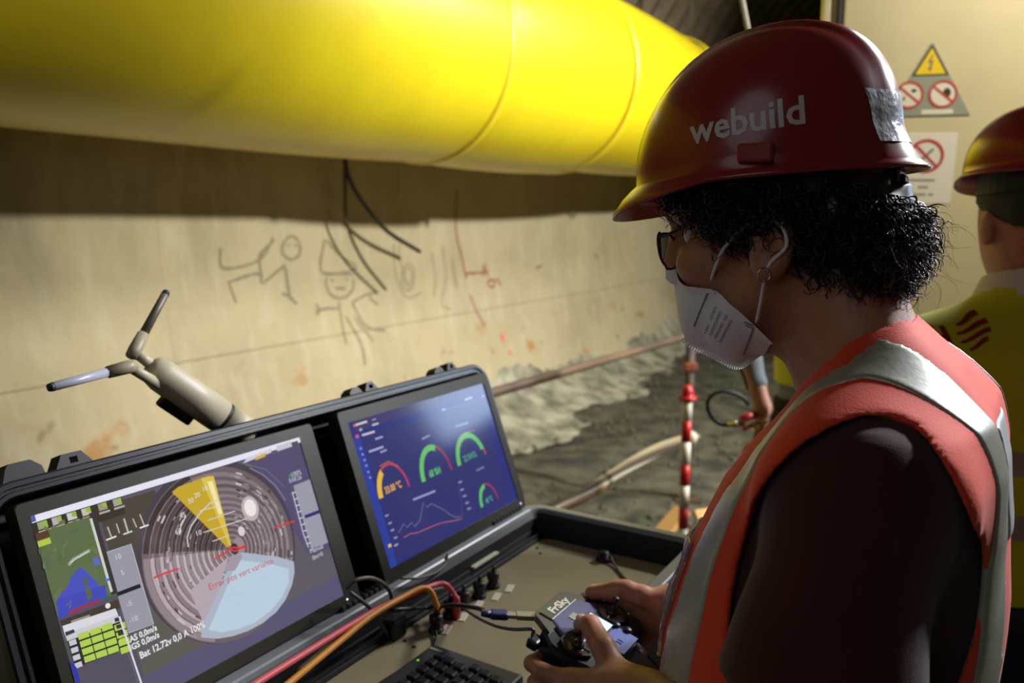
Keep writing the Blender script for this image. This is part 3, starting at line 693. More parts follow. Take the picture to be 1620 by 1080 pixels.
class Scr:
    """a flat screen picture: coloured shapes stacked a few hundredths of a millimetre apart"""
    def __init__(s, rect): s.mb = MB(); s.z = -0.0020; s.rect = rect
    def poly(s, P, rgb, k=1.0, raw=False):
        Q = P if raw else [lid_px(*p) for p in P]
        x0, x1, y0, y1 = s.rect; Q = [(min(max(a, x0), x1), min(max(b, y0), y1)) for a, b in Q]
        ar = sum(Q[i][0] * Q[(i + 1) % len(Q)][1] - Q[(i + 1) % len(Q)][0] * Q[i][1] for i in range(len(Q)))
        if ar < 0: Q = Q[::-1]
        s.z += 0.000006; flat_poly(s.mb, Q, s.z, emit(rgb, k), LIDM)
    def line(s, P, wd, rgb, k=1.0):
        x0, x1, y0, y1 = s.rect; Q = [Vector((min(max(a, x0), x1), min(max(b, y0), y1))) for a, b in (lid_px(*p) for p in P)]; s.z += 0.000006; V = []; F = []
        for i, q in enumerate(Q):
            t = (Q[min(i + 1, len(Q) - 1)] - Q[max(i - 1, 0)]); t = t.normalized() if t.length > 0 else Vector((1, 0)); nn = Vector((-t.y, t.x)) * wd / 2
            V += [LIDM @ Vector((q.x - nn.x, q.y - nn.y, s.z)), LIDM @ Vector((q.x + nn.x, q.y + nn.y, s.z))]
            if i: F.append([2 * i - 2, 2 * i, 2 * i + 1, 2 * i - 1])
        s.mb.add(V, [f[::-1] for f in F], emit(rgb, k), False)
    def text(s, t, x, y, size, rgb, ang=0.0, k=1.0, bold=0.0, sx=1.0):
        V, F = text_geo(t, size, bold, sx=sx); u, v = lid_px(x, y); ca, sa = math.cos(ang), math.sin(ang); s.z += 0.000006
        s.mb.add([LIDM @ Vector((u + a * ca - b * sa, v + a * sa + b * ca, s.z)) for a, b in V], F, emit(rgb, k), False)
    def arc(s, c, r0, r1, a0, a1, rgb, asp=1.0, k=1.0):
        s.z += 0.000006; n = 22; V = []; F = []
        for i in range(n + 1):
            a = R(a0 + (a1 - a0) * i / n); V += [(c[0] + r0 * math.cos(a) * asp, c[1] + r0 * math.sin(a), s.z), (c[0] + r1 * math.cos(a) * asp, c[1] + r1 * math.sin(a), s.z)]
            if i: F.append([2 * i - 2, 2 * i - 1, 2 * i + 1, 2 * i])
        s.mb.add([LIDM @ Vector(p) for p in V], F if a1 > a0 else [f[::-1] for f in F], emit(rgb, k), False)
    def dial(s, pts, rgb, k=1.0):
        s.poly(pts, rgb, k)
# -- left screen: drone camera view
S = Scr((-0.837, -0.474, 0.019, 0.2465)); rx = (-0.837, -0.474, 0.019, 0.2465)
def rect(a, b, c, d): return [(a, c), (b, c), (b, d), (a, d)]
S.poly(rect(*rx), (84, 80, 92), raw=True)
def Q(u, v):                                       # screen fraction -> lid coordinates
    return (rx[0] + (rx[1] - rx[0]) * u, rx[2] + (rx[3] - rx[2]) * v)
def QP(P): return [Q(*p) for p in P]
S.poly(QP([(0.27, 0.1), (1, 0.1), (1, 0.96), (0.27, 0.96)]), (94, 88, 98), raw=True)
S.poly(QP([(0.19, 0.12), (0.44, 0.12), (0.46, 0.93), (0.19, 0.93)]), (92, 90, 82), raw=True)
S.poly(QP([(0.19, 0.62), (0.36, 0.62), (0.38, 0.95), (0.19, 0.95)]), (74, 68, 56), raw=True)
S.poly(QP([(0, 0), (1, 0), (1, 0.12), (0, 0.12)]), (88, 84, 112), raw=True)
S.poly(QP([(0.9, 0.3), (1, 0.3), (1, 0.95), (0.75, 0.95)]), (84, 76, 110), raw=True)
# round tunnel picture
cx, cy = lid_px(362, 872); a0_, b0_ = lid_px(245, 880); a1_, b1_ = lid_px(470, 855)
def tun(cx, cy, r, rgb, asp=1.0, n=40): S.poly([(cx + r * asp * math.cos(2 * math.pi * i / n), cy + r * math.sin(2 * math.pi * i / n)) for i in range(n)], rgb, raw=True)
tcx, tcy = lid_px(356, 872); tr = abs(lid_px(470, 838)[0] - lid_px(243, 905)[0]) / 2
tun(tcx, tcy + 0.004, tr * 1.06, (70, 64, 72)); tun(tcx, tcy, tr, (110, 90, 92))
hub = lid_px(370, 868)
for i in range(26):                                 # rings of lining receding to the far end
    f = 1 - (i / 26) ** 0.8; r = tr * (0.99 * f + 0.03); mx = tcx + (hub[0] - tcx) * (1 - f); my = tcy + (hub[1] - tcy) * (1 - f)
    g = 1.0 if i % 2 else 0.74; j = RNG.random() * 14
    tun(mx, my, r, tuple(int(min(255, c * g + j)) for c in (128, 112, 116)))
    pass
    # lit lower left side of each ring, darker crown
    n = 14
    lo = [(mx + r * 0.985 * math.cos(R(165 + 80 * k / n)), my + r * 0.985 * math.sin(R(165 + 80 * k / n))) for k in range(n + 1)] + [(mx + r * 0.9 * math.cos(R(245 - 80 * k / n)), my + r * 0.9 * math.sin(R(245 - 80 * k / n))) for k in range(n + 1)]
    S.poly(lo, tuple(int(min(255, c * g + j)) for c in (176, 160, 166)), raw=True)
    up_ = [(mx + r * 0.985 * math.cos(R(100 + 62 * k / n)), my + r * 0.985 * math.sin(R(100 + 62 * k / n))) for k in range(n + 1)] + [(mx + r * 0.88 * math.cos(R(162 - 62 * k / n)), my + r * 0.88 * math.sin(R(162 - 62 * k / n))) for k in range(n + 1)]
    S.poly(up_, tuple(int(min(255, c * g)) for c in (82, 68, 66)), raw=True)
    rt = [(mx + r * 0.985 * math.cos(R(-35 + 60 * k / n)), my + r * 0.985 * math.sin(R(-35 + 60 * k / n))) for k in range(n + 1)] + [(mx + r * 0.93 * math.cos(R(25 - 60 * k / n)), my + r * 0.93 * math.sin(R(25 - 60 * k / n))) for k in range(n + 1)]
    if i % 2: S.poly(rt, (142, 130, 138), raw=True)
for k in range(230):                                # lining blocks
    f = RNG.uniform(.25, .98); i_ = 1 - f; r = tr * (0.99 * f + 0.03); mx = tcx + (hub[0] - tcx) * i_; my = tcy + (hub[1] - tcy) * i_; a0 = RNG.choice([RNG.uniform(95, 255), RNG.uniform(-40, 60)]); dw = RNG.uniform(2, 7); th_ = .012 + .02 * RNG.random()
    g = RNG.choice([(86, 74, 76), (196, 184, 188), (160, 146, 150), (60, 52, 54)], p=[.3, .25, .35, .1]); S.poly([(mx + r * q * math.cos(R(a_)), my + r * q * math.sin(R(a_))) for q, a_ in ((1, a0), (1, a0 + dw), (1 - th_, a0 + dw), (1 - th_, a0))], tuple(int(v) for v in g), raw=True)
S.poly([(372, 872), (438, 880), (465, 888), (466, 905), (462, 925), (452, 948), (437, 968), (416, 985), (392, 998), (368, 1006), (345, 1010), (318, 1008), (322, 985), (345, 935)], (168, 178, 194))
S.poly([(376, 885), (430, 892), (457, 900), (457, 920), (446, 945), (428, 966), (404, 984), (376, 995), (350, 1000), (330, 996), (352, 945)], (182, 204, 220))
S.poly([(372, 868), (352, 905), (372, 902), (384, 880)], (160, 150, 160)); S.poly([(362, 880), (300, 935), (322, 985), (345, 935)], (176, 164, 172))
for (x, y, r, rgb) in ((396, 804, 0.016, (190, 176, 176)), (396, 803, 0.011, (236, 228, 226)), (382, 840, 0.006, (214, 206, 206)), (378, 862, 0.010, (150, 136, 140)), (371, 868, 0.007, (60, 50, 56))):
    u, v = lid_px(x, y); tun(u, v, r, rgb, 0.8)
S.poly([(272, 778), (282, 770), (330, 752), (338, 753), (366, 862), (360, 866)], (196, 164, 40)); S.poly([(318, 756), (338, 753), (366, 862), (362, 862)], (216, 190, 76)); S.poly([(328, 762), (336, 760), (352, 812), (346, 814)], (240, 226, 170))
for p in ([(298, 865), (296, 850), (302, 832), (316, 812), (332, 796), (345, 790)], [(284, 846), (286, 832), (294, 816)]): S.line(p, 0.0016, (206, 204, 206))
for p in ([(322, 842), (390, 820)], [(336, 856), (362, 847)], [(316, 808), (346, 800)], [(328, 823), (372, 808)]): S.line(p, 0.0010, (214, 208, 196))
for t, x, y in (('60', 278, 846), ('45', 285, 820), ('30', 298, 797), ('20', 308, 788), ('10', 310, 848), ('10', 320, 778)): S.text(t, x, y, 0.0085, (222, 220, 222))
for p in ([(243, 914), (262, 906), (283, 899)], [(434, 834), (450, 829), (466, 824)], [(340, 884), (355, 875), (366, 866), (390, 866)], [(362, 868), (372, 872), (388, 862)]): S.line(p, 0.0022, (206, 62, 60))
S.text('Error pos vert variance', 331, 934, 0.0112, (196, 64, 68), R(-1), sx=0.92)
S.line([(395, 740), (415, 750), (436, 768), (452, 792)], 0.0014, (140, 128, 142)); S.line([(388, 734), (420, 742), (450, 770)], 0.0010, (120, 110, 124))
# grey tapes and their figures
S.poly([(167, 874), (207, 860), (243, 987), (203, 1001)], (150, 150, 162)); S.line([(167, 874), (207, 860), (243, 987), (203, 1001)], 0.0010, (178, 178, 188))
S.poly([(184, 937), (221, 923), (223, 929), (186, 943)], (34, 34, 36))
for t, x, y in (('10', 182, 886), ('5', 192, 910), ('-5', 201, 960), ('-10', 205, 986)): S.text(t, x, y, 0.0078, (206, 206, 216))
S.line([(170, 833), (176, 849)], 0.0013, (196, 192, 180)); S.line([(184, 828), (189, 843)], 0.0013, (190, 186, 174)); S.line([(196, 820), (203, 843)], 0.0016, (206, 202, 190)); S.line([(210, 820), (216, 834)], 0.0013, (190, 186, 174)); S.line([(221, 813), (228, 831)], 0.0013, (196, 192, 180))
S.line([(168, 854), (184, 848)], 0.0018, (226, 224, 214)); S.line([(195, 845), (209, 840)], 0.0018, (196, 214, 190)); S.line([(221, 835), (235, 830)], 0.0018, (226, 224, 214))
S.poly([(464, 768), (490, 758), (519, 858), (492, 868)], (152, 152, 166)); S.poly([(481, 815), (505, 806), (507, 811), (483, 820)], (44, 48, 110))
S.line([(462, 778), (468, 800), (474, 822), (480, 845), (488, 866)], 0.0014, (206, 206, 214))
for i in range(9): S.line([(462 + 3 * i, 780 + 10 * i), (468 + 3 * i, 778 + 10 * i)], 0.0016, (196, 196, 206))
for t, x, y, z in (('100%', 461, 755, 0.0095), ('0:00:26', 458, 764, 0.0085), ('Manual', 491, 876, 0.0095), ('0m>0', 495, 886, 0.0090)): S.text(t, x, y, z, (206, 206, 216), sx=0.9)
S.poly([(456, 752), (461, 748), (462, 754), (458, 756)], (60, 140, 110))
for t, x, y, z in (('AS 0,0m/s', 206, 1016, 0.0090), ('GS 0,0m/s', 209, 1028, 0.0090), ('Bat 12.72v 0,0 A 100%', 222, 1042, 0.0102)): S.text(t, x, y, z, (222, 220, 230), sx=0.88, bold=0.0003)
# left column: toolbar, satellite map, table
S.poly(QP([(0, 0.88), (0.265, 0.88), (0.265, 0.97), (0, 0.97)]), (58, 50, 36), raw=True)
S.poly(QP([(0, 0.968), (1, 0.968), (1, 1), (0, 1)]), (226, 226, 240), raw=True); S.poly(QP([(0, 0.972), (0.012, 0.972), (0.012, 1), (0, 1)]), (90, 90, 170), raw=True)
for i, u in enumerate((0.012, 0.052, 0.095, 0.138, 0.188, 0.235)):
    S.poly(QP([(u, 0.930), (u + 0.027, 0.930), (u + 0.027, 0.964), (u, 0.964)]), [(150, 160, 110), (176, 172, 176), (196, 200, 190), (190, 190, 170), (150, 146, 120), (160, 158, 150)][i], raw=True)
    S.poly(QP([(u + 0.013, 0.944), (u + 0.027, 0.938), (u + 0.026, 0.962), (u + 0.015, 0.964)]), (150, 180, 60), raw=True); S.poly(QP([(u - 0.002, 0.914), (u + 0.032, 0.914), (u + 0.032, 0.924), (u - 0.002, 0.924)]), (170, 166, 156), raw=True)
S.poly([(54, 845), (147, 815), (183, 942), (90, 975)], (92, 108, 70))
for k in range(34):
    x = RNG.uniform(62, 150); y = RNG.uniform(832, 905) - (x - 60) * 0.25; S.line([(x, y), (x + RNG.uniform(-10, 10), y + RNG.uniform(4, 12))], 0.0016 + 0.002 * RNG.random(), tuple(int(c + RNG.uniform(-14, 16)) for c in (92, 108, 72)))
S.poly([(54, 845), (75, 838), (79, 848), (56, 856)], (88, 60, 40)); S.poly([(54, 858), (78, 850), (81, 859), (57, 867)], (176, 196, 70))
S.poly([(88, 948), (106, 928), (112, 912), (124, 898), (134, 900), (150, 915), (160, 935), (166, 948), (92, 976)], (72, 82, 186)); S.poly([(146, 884), (154, 880), (158, 892), (150, 896)], (92, 102, 200)); S.poly([(88, 948), (166, 925), (170, 948), (94, 978)], (66, 74, 180))
S.poly([(130, 914), (136, 912), (139, 926), (134, 930)], (84, 98, 66)); S.poly([(134, 932), (142, 928), (146, 944), (138, 950)], (88, 102, 70)); S.poly([(84, 940), (98, 926), (96, 938), (88, 952)], (100, 112, 80)); S.line([(104, 958), (112, 950), (110, 962)], 0.0014, (104, 112, 116))
S.line([(108, 894), (116, 884), (124, 880), (134, 874), (142, 870)], 0.0032, (150, 160, 140)); S.line([(110, 890), (122, 882), (140, 872)], 0.0014, (196, 202, 190)); S.poly([(128, 896), (146, 890), (158, 912), (152, 920)], (92, 110, 76))
S.poly([(140, 812), (150, 809), (186, 938), (176, 941)], (58, 54, 50)); S.line([(143, 820), (160, 880), (176, 936)], 0.0028, (206, 204, 200)); S.poly([(166, 916), (172, 914), (173, 918), (167, 920)], (40, 130, 210))
S.line([(108, 970), (135, 958), (158, 950)], 0.0030, (160, 52, 44)); S.line([(160, 949), (182, 942)], 0.0028, (62, 96, 66))
S.poly([(94, 982), (186, 948), (190, 962), (99, 996)], (66, 58, 50)); S.line([(112, 984), (142, 974)], 0.0030, (150, 144, 132)); u, v = lid_px(170, 958); tun(u, v, 0.0028, (226, 224, 220))
S.poly([(98, 990), (182, 962), (186, 972), (102, 1004)], (214, 214, 222)); S.poly([(102, 1003), (186, 972), (190, 982), (106, 1014)], (200, 200, 206)); S.poly([(102, 1000), (116, 995), (118, 1000), (104, 1006)], (60, 60, 64))
S.poly([(106, 1014), (192, 982), (203, 1024), (118, 1056)], (44, 46, 44))
for r in range(4):
    for c in range(4):
        if r == 3 and c < 2: pass
        bx, by = 122 + 18.5 * c + 3.2 * r, 1003 - 6.6 * c + 12.0 * r
        if c == 3: bx, by = bx + 2, by + 6
        S.poly([(bx, by), (bx + 17, by - 6), (bx + 19.4, by + 3.4), (bx + 2.4, by + 9.4)], (176, 204, 82))
for r in range(4): S.poly([(108 + 3 * r, 1014 + 11.8 * r), (119 + 3 * r, 1010 + 11.8 * r), (121 + 3 * r, 1018 + 11.8 * r), (110 + 3 * r, 1022 + 11.8 * r)], (196, 198, 206)); S.poly([(180 + 2.6 * r, 978 + 11 * r), (189 + 2.6 * r, 975 + 11 * r), (190.5 + 2.6 * r, 981 + 11 * r), (181.5 + 2.6 * r, 984 + 11 * r)], (52, 54, 58) if r < 3 else (176, 204, 82))
S.line([(188, 975), (206, 1030), (224, 1084)], 0.0020, (214, 214, 226)); S.poly(QP([(0, 0.0), (0.012, 0.0), (0.012, 0.30), (0.0, 0.34)]), (48, 56, 170), raw=True)
S.poly([(384, 733), (390, 724), (430, 709), (428, 716)], (206, 204, 216)); S.poly([(402, 724), (420, 716), (419, 722), (404, 728)], (206, 176, 60)); S.poly([(436, 706), (460, 698), (462, 706), (438, 714)], (196, 194, 206)); S.poly([(460, 700), (470, 697), (472, 704), (462, 708)], (80, 80, 82))
S.mb.build('screen', mon1)
# -- right screen: sensor dashboard
D = S = Scr((-0.3765, -0.011, 0.020, 0.2465)); rx = (-0.3765, -0.011, 0.020, 0.2465)
S.poly(rect(*rx), (44, 50, 118), raw=True)
S.poly(QP([(0.06, 0.02), (0.93, 0.02), (0.93, 0.88), (0.06, 0.88)]), (50, 52, 108), raw=True); S.poly(QP([(0.0, 0.0), (0.05, 0.0), (0.05, 0.88), (0, 0.9)]), (48, 62, 150), raw=True); S.poly(QP([(0.04, 0.93), (1, 0.93), (1, 1), (0.04, 1)]), (62, 58, 104), raw=True)
def gauge(l, t, r_, b, cut, c1, c2, wd=0.010):
    """half ring between three photo points: foot left l, crown t, foot right r_"""
    L_, T_, R_ = [Vector(lid_px(*p)) for p in (l, t, r_)]
    cxx = (L_.x + R_.x) / 2; cyy = min(L_.y, R_.y); rxx = abs(R_.x - L_.x) / 2; ryy = T_.y - cyy
    n = 30; S.z += 0.000004
    for a0, a1, rgb, ww_ in ((180, 180 - cut, c1, wd), (180 - cut, 0, c2, wd * 0.38)):
        V = []; F = []
        for i in range(n + 1):
            a = R(a0 + (a1 - a0) * i / n)
            for q in (1.0, 1.0 - ww_ / rxx): V.append(LIDM @ Vector((cxx + rxx * q * math.cos(a), cyy + ryy * (q if q == 1 else 1 - ww_ / ryy) * math.sin(a), S.z)))
            if i: F.append([2 * i - 2, 2 * i, 2 * i + 1, 2 * i - 1])
        S.mb.add(V, F, emit(rgb), False)
gauge((601, 788), (614, 732), (650, 768), 0, 62, (226, 182, 62), (186, 66, 84)); gauge((669, 762), (683, 702), (717, 742), 0, 112, (104, 190, 98), (168, 52, 74)); gauge((726, 737), (742, 682), (770, 716), 0, 165, (104, 190, 98), (180, 90, 70)); gauge((762, 802), (772, 762), (790, 788), 0, 88, (98, 186, 104), (168, 62, 70), 0.008)
S.line([(602, 737), (616, 729), (632, 737)], 0.0012, (196, 110, 80)); S.line([(726, 712), (736, 684), (752, 680)], 0.0012, (190, 120, 80))
for t, x, y, z, rgb in (('33.00 °C', 612, 781, 0.0150, (232, 170, 60)), ('68 %H', 682, 755, 0.0160, (96, 196, 96)), ('22 %VOL', 736, 730, 0.0145, (84, 160, 118)), ('40 °C', 771, 796, 0.0125, (76, 170, 130))): S.text(t, x, y, z, rgb, R(1), sx=0.72, bold=0.0004)
S.line([(632, 842), (640, 828), (646, 834), (652, 826), (658, 832), (666, 822), (671, 794), (677, 802), (684, 796), (692, 800), (704, 806), (714, 814), (724, 818), (730, 816)], 0.0012, (120, 118, 168)); S.line([(727, 768), (732, 800), (733, 820)], 0.0009, (92, 88, 150)); S.line([(640, 850), (650, 844), (662, 842), (676, 836), (690, 830), (702, 826), (716, 824), (732, 820)], 0.0014, (176, 98, 110))
S.line([(655, 790), (690, 776)], 0.0034, (150, 150, 196)); S.line([(585, 714), (608, 706)], 0.0036, (160, 160, 200)); S.line([(603, 715), (613, 711)], 0.003, (150, 150, 196)); S.line([(595, 694), (607, 690)], 0.003, (160, 160, 204)); S.line([(669, 694), (681, 688)], 0.0028, (150, 144, 190)); S.line([(722, 674), (742, 668)], 0.0028, (130, 150, 196)); S.line([(755, 744), (767, 738)], 0.0028, (120, 122, 176))
S.line([(563, 672), (582, 666)], 0.0034, (206, 196, 200)); S.poly([(560, 671), (564, 670), (565, 674), (561, 675)], (216, 110, 70)); S.line([(590, 672), (600, 669)], 0.0030, (190, 186, 200)); S.line([(574, 688), (594, 682)], 0.0034, (190, 188, 206)); S.poly([(563, 688), (568, 686), (570, 691), (565, 693)], (206, 90, 96)); S.line([(570, 680), (574, 678)], 0.004, (170, 170, 190)); S.line([(590, 664), (596, 662)], 0.002, (160, 150, 170))
for x, y in ((572, 709), (575, 718), (578, 727), (581, 736), (584, 746), (587, 755)): S.poly([(x - 2, y - 1), (x + 1, y - 2), (x + 2, y + 1), (x - 1, y + 2)], (140, 150, 206))
for x, y in ((613, 815), (618, 827), (622, 838), (627, 850), (729, 762), (732, 774), (736, 784), (740, 795), (743, 804)): S.line([(x - 2.5, y + 1), (x + 3, y - 1)], 0.003, (140, 140, 186))
S.poly([(615, 861), (620, 859), (621, 864), (616, 866)], (216, 180, 90)); S.line([(625, 863), (631, 860)], 0.003, (150, 150, 190)); S.line([(736, 632), (748, 628)], 0.003, (170, 180, 220)); S.poly([(763, 625), (766, 624), (767, 627), (764, 628)], (200, 140, 150)); S.line([(700, 648), (706, 646)], 0.003, (150, 160, 206)); S.line([(700, 650), (752, 634)], 0.0012, (110, 90, 130))
S.mb.build('screen', mon2)

# trestle that carries the case (below the frame)
M_tr = mat('trestle_steel', (46, 46, 48), rough=0.5, metal=0.4)
tr_ = empty('case_trestle', CMX @ Vector((-0.43, -0.17, -ZB)), math.pi / 2 - CA, 'dark steel trestle stand carrying the open equipment case', 'stand')
zt = ZB - 0.171
mb = MB(); mb.box((0, 0, zt - 0.015), (0.8, 0.27, 0.03), M_tr, 0.003); mb.build('top_plate', tr_)
for x in (-0.36, 0.36):
    for y in (-0.11, 0.11):
        mb = MB(); mb.tube([(x, y * 1.5, 0.0), (x, y, zt - 0.03)], 0.014, M_tr, 10); mb.build('leg', tr_)

# ------------------------------------------------------------------ wireless access point leaning on the lid
M_ap = mat('ap_plastic', (200, 188, 160), rough=0.42, spec=0.4); M_ap2 = mat('ap_dark', (30, 29, 27), rough=0.5)
apn = -0.045
def ap(x, y, n=apn): u, v = lid_px(x, y, n); return CMX @ L3(u, v, n)
a_end = ap(386, 684); a_top = ap(240, 583); ax = (a_top - a_end).normalized()
apo = empty('wireless_access_point', a_end, 0, 'beige tubular wireless access point with two hinged antennas on the lid edge', 'antenna')
Lr = (a_top - a_end).length; rad = 0.0225
view = (CAM - a_end).normalized(); fr0 = frame((0, 0, 0), ax, ax.cross(view))
mb = MB(); mb.lathe([(0.0, -0.012), (rad * 0.6, -0.011), (rad * 0.92, -0.004), (rad, 0.006), (rad, Lr * 0.24)], M_ap, fr0, 28); mb.build('end_cap', apo)
mb = MB(); mb.lathe([(rad * 0.97, Lr * 0.24), (rad * 0.97, Lr * 0.275)], M_ap2, fr0, 28); mb.build('seal_ring', apo)
mb = MB(); mb.lathe([(rad, Lr * 0.275), (rad * 0.99, Lr * 0.6), (rad * 0.95, Lr * 0.9), (rad * 0.8, Lr), (rad * 0.5, Lr * 1.03), (0, Lr * 1.035)], M_ap, fr0, 28); body = mb.build('housing', apo)
flat = MB(); flat_ring(flat, 0, 0, 0.006, 0.0075, 0, mat('ap_mark', (170, 158, 132)), 20)
sd = (fr0.to_3x3() @ Vector((1, 0, 0))).normalized(); vw = (view - ax * view.dot(ax)).normalized()
below = ax.cross(vw); below = below if below.z < 0 else -below
mb = MB(); c_ = ax * (Lr * 0.62) + below * (rad + 0.003); mb.box(c_, (0.016, 0.05, 0.016), M_ap2, 0.003, frame((0, 0, 0), vw, below.cross(vw) if False else below).to_3x3() @ Matrix.Rotation(R(0), 3, 'Z')); mb.build('mount_clip', apo)
def antenna(bx, by, jx, jy, tx, ty, n0, mt, nm):
    b_ = ap(bx, by) - a_end; j_ = ap(jx, jy, n0) - a_end; t_ = ap(tx, ty, n0) - a_end
    mb = MB(); mb.tube([b_, j_], [0.0072, 0.0062], M_ap, 12); st = mb.build('antenna_stub', apo)
    mb = MB(); d = (t_ - j_); mb.tube([j_ - d.normalized() * 0.008, j_ + d * 0.02, j_ + d * 0.28], [0.0074, 0.0082, 0.0074], mat('ap_knuckle', (168, 156, 128), rough=0.45), 12); mb.tube([j_ + d * 0.27, j_ + d * 0.98, t_], [0.0058, 0.0050, 0.003], mt, 12); mb.build('antenna_blade', apo)
    mb = MB(); mb.tube([j_ + d * 0.955, j_ + d * 1.01], [0.0054, 0.0044], M_ap2, 12); mb.build('antenna_tip', apo)
antenna(246, 582, 212, 556, 263, 462, -0.045, mat('ap_blade_shaded', (112, 104, 86), rough=0.4), 0)  # shade on the upright blade put into its darker colour
antenna(258, 612, 204, 580, 78, 613, -0.02, mat('ap_blade_bluelit', (176, 176, 190), rough=0.3), 1)  # bluish reflection of the screens put into this blade's colour

# ------------------------------------------------------------------ cables about the case
def cable(name, pts, r, m, label, n=40, cat='cable', seg=8):
    mb = MB(); mb.tube(spline(pts, n), r, m, seg); return tag(mb.build(name), label, cat)
def cs(x, y, yl): return CMX @ case_px(x, y, yl)
def bs(x, y, dz=-0.045): return CMX @ base_px(x, y, dz)
M_pink = mat('cable_pink', (206, 82, 88), rough=0.5); M_or = mat('cable_orange', (206, 132, 22), rough=0.5); M_bk = mat('cable_black', (22, 22, 24), rough=0.45); M_gy = mat('cable_grey', (86, 80, 66), rough=0.5)
s3 = CMX @ base_px(722, 958, -0.030)
pk = empty('pink_cable', s3, 0, 'pink network cable arching from the panel down along the case', 'cable')
mb = MB(); mb.tube([p - s3 for p in spline([s3 + Vector((0, 0, 0.012)), cs(719, 942, -0.075), cs(706, 925, -0.068), cs(688, 925, -0.06), cs(655, 938, -0.058), cs(600, 962, -0.055), cs(560, 985, -0.055), cs(500, 1022, -0.056), cs(410, 1078, -0.058), cs(330, 1130, -0.06)], 60)], 0.0042, M_pink, 10); mb.build('sheath', pk)
mb = MB(); mb.lathe([(0.006, -0.02), (0.0065, 0.0), (0.005, 0.014), (0.0, 0.015)], mat('plug_pink', (176, 52, 60), rough=0.45), None, 12); mb.build('plug', pk)
s4 = CMX @ base_px(692, 972, -0.030)
ok = empty('orange_cable', s4, 0, 'orange network cable arching over the panel edge and along the case', 'cable')
mb = MB(); mb.tube([p - s4 for p in spline([s4 + Vector((0, 0, 0.012)), cs(690, 955, -0.078), cs(682, 936, -0.07), cs(668, 930, -0.062), cs(640, 943, -0.058), cs(590, 972, -0.060), cs(545, 1008, -0.064), cs(500, 1045, -0.068), cs(455, 1082, -0.070), cs(400, 1125, -0.072)], 60)], 0.0042, M_or, 10); mb.build('sheath', ok)
mb = MB(); mb.lathe([(0.0065, -0.02), (0.007, 0.0), (0.005, 0.014), (0.0, 0.015)], mat('plug_orange', (206, 120, 14), rough=0.45), None, 12); mb.build('plug', ok)
cable('grey_cable', [cs(470, 1062, -0.052), cs(520, 1020, -0.05), cs(570, 988, -0.05), cs(630, 955, -0.05), cs(676, 936, -0.052), cs(700, 930, -0.05)], 0.0028, M_gy, 'thin grey cable running just under the pink and orange cables')
cable('black_loop_cable', [cs(548, 930, -0.02), cs(562, 918, -0.03), cs(585, 914, -0.035), cs(605, 922, -0.035), cs(617, 936, -0.03), cs(620, 952, -0.02)], 0.0030, M_gy, 'grey cable looping between the two monitors')
cable('slack_cable', [cs(553, 936, -0.03), cs(572, 950, -0.04), cs(592, 968, -0.045), cs(606, 992, -0.045), cs(622, 1014, -0.045)], 0.0028, mat('cable_slate', (66, 66, 72), rough=0.5), 'slate cable dropping past the pink and orange cables into the case')
cable('thin_hinge_cable', [cs(634, 914, -0.018), cs(662, 914, -0.024), cs(688, 906, -0.024), cs(704, 892, -0.018), cs(708, 876, -0.012)], 0.0022, M_gy, 'thin cable curving under the right hand monitor')
cable('gland_cable', [bs(966, 880, -0.040), bs(972, 893, -0.046), bs(985, 911, -0.0475), bs(1002, 928, -0.0475), bs(1020, 945, -0.0475), bs(1040, 962, -0.047)], 0.0022, M_gy, 'thin cable curving across the far corner of the khaki panel')
cable('keyboard_cable', [bs(682, 985, -0.042), bs(690, 1002, -0.045), bs(688, 1018, -0.047), bs(678, 1036, -0.047), bs(655, 1050, -0.0475), bs(625, 1066, -0.0475), bs(590, 1088, -0.0475)], 0.0022, M_bk, 'thin black cable curling over the panel beside the keyboard')

# ------------------------------------------------------------------ keyboard
kx0, kx1, ky0, ky1 = -0.80, -0.437, -0.262, -0.118
kb = empty('keyboard', CMX @ Vector((kx1, ky1, -0.05)), math.pi / 2 - CA, 'small black keyboard lying on the khaki panel', 'keyboard')
M_kb = mat('keyboard_black', (38, 37, 35), rough=0.5); M_key = mat('key_black', (24, 24, 24), rough=0.6, spec=0.25)
mb = MB(); mb.box(((kx0 - kx1) / 2, (ky0 - ky1) / 2, 0.0085), (kx1 - kx0, ky1 - ky0, 0.014), M_kb, 0.004); mb.build('body', kb)
mb = MB(); mb.box((-0.012, -0.014, 0.0158), (0.004, 0.020, 0.0006), mat('logo_grey', (150, 148, 140)), 0.0); mb.build('badge', kb)
mb = MB(); mb.box((-0.045, -0.010, 0.0158), (0.003, 0.003, 0.001), emit((130, 200, 40), 0.9), 0.0); mb.build('status_light', kb)
km = MB(); km.box((0, 0, 0), (0.0145, 0.0145, 0.006), M_key, 0.0022, None, 1); k0 = km.build('key', kb)
first = True
for r in range(6):
    for c in range(18):
        o = k0 if first else k0.copy()
        if not first: C.objects.link(o)
        first = False; o.location = (-0.024 - 0.0185 * c - 0.004 * (r % 3), -0.030 - 0.0185 * r, 0.0175)
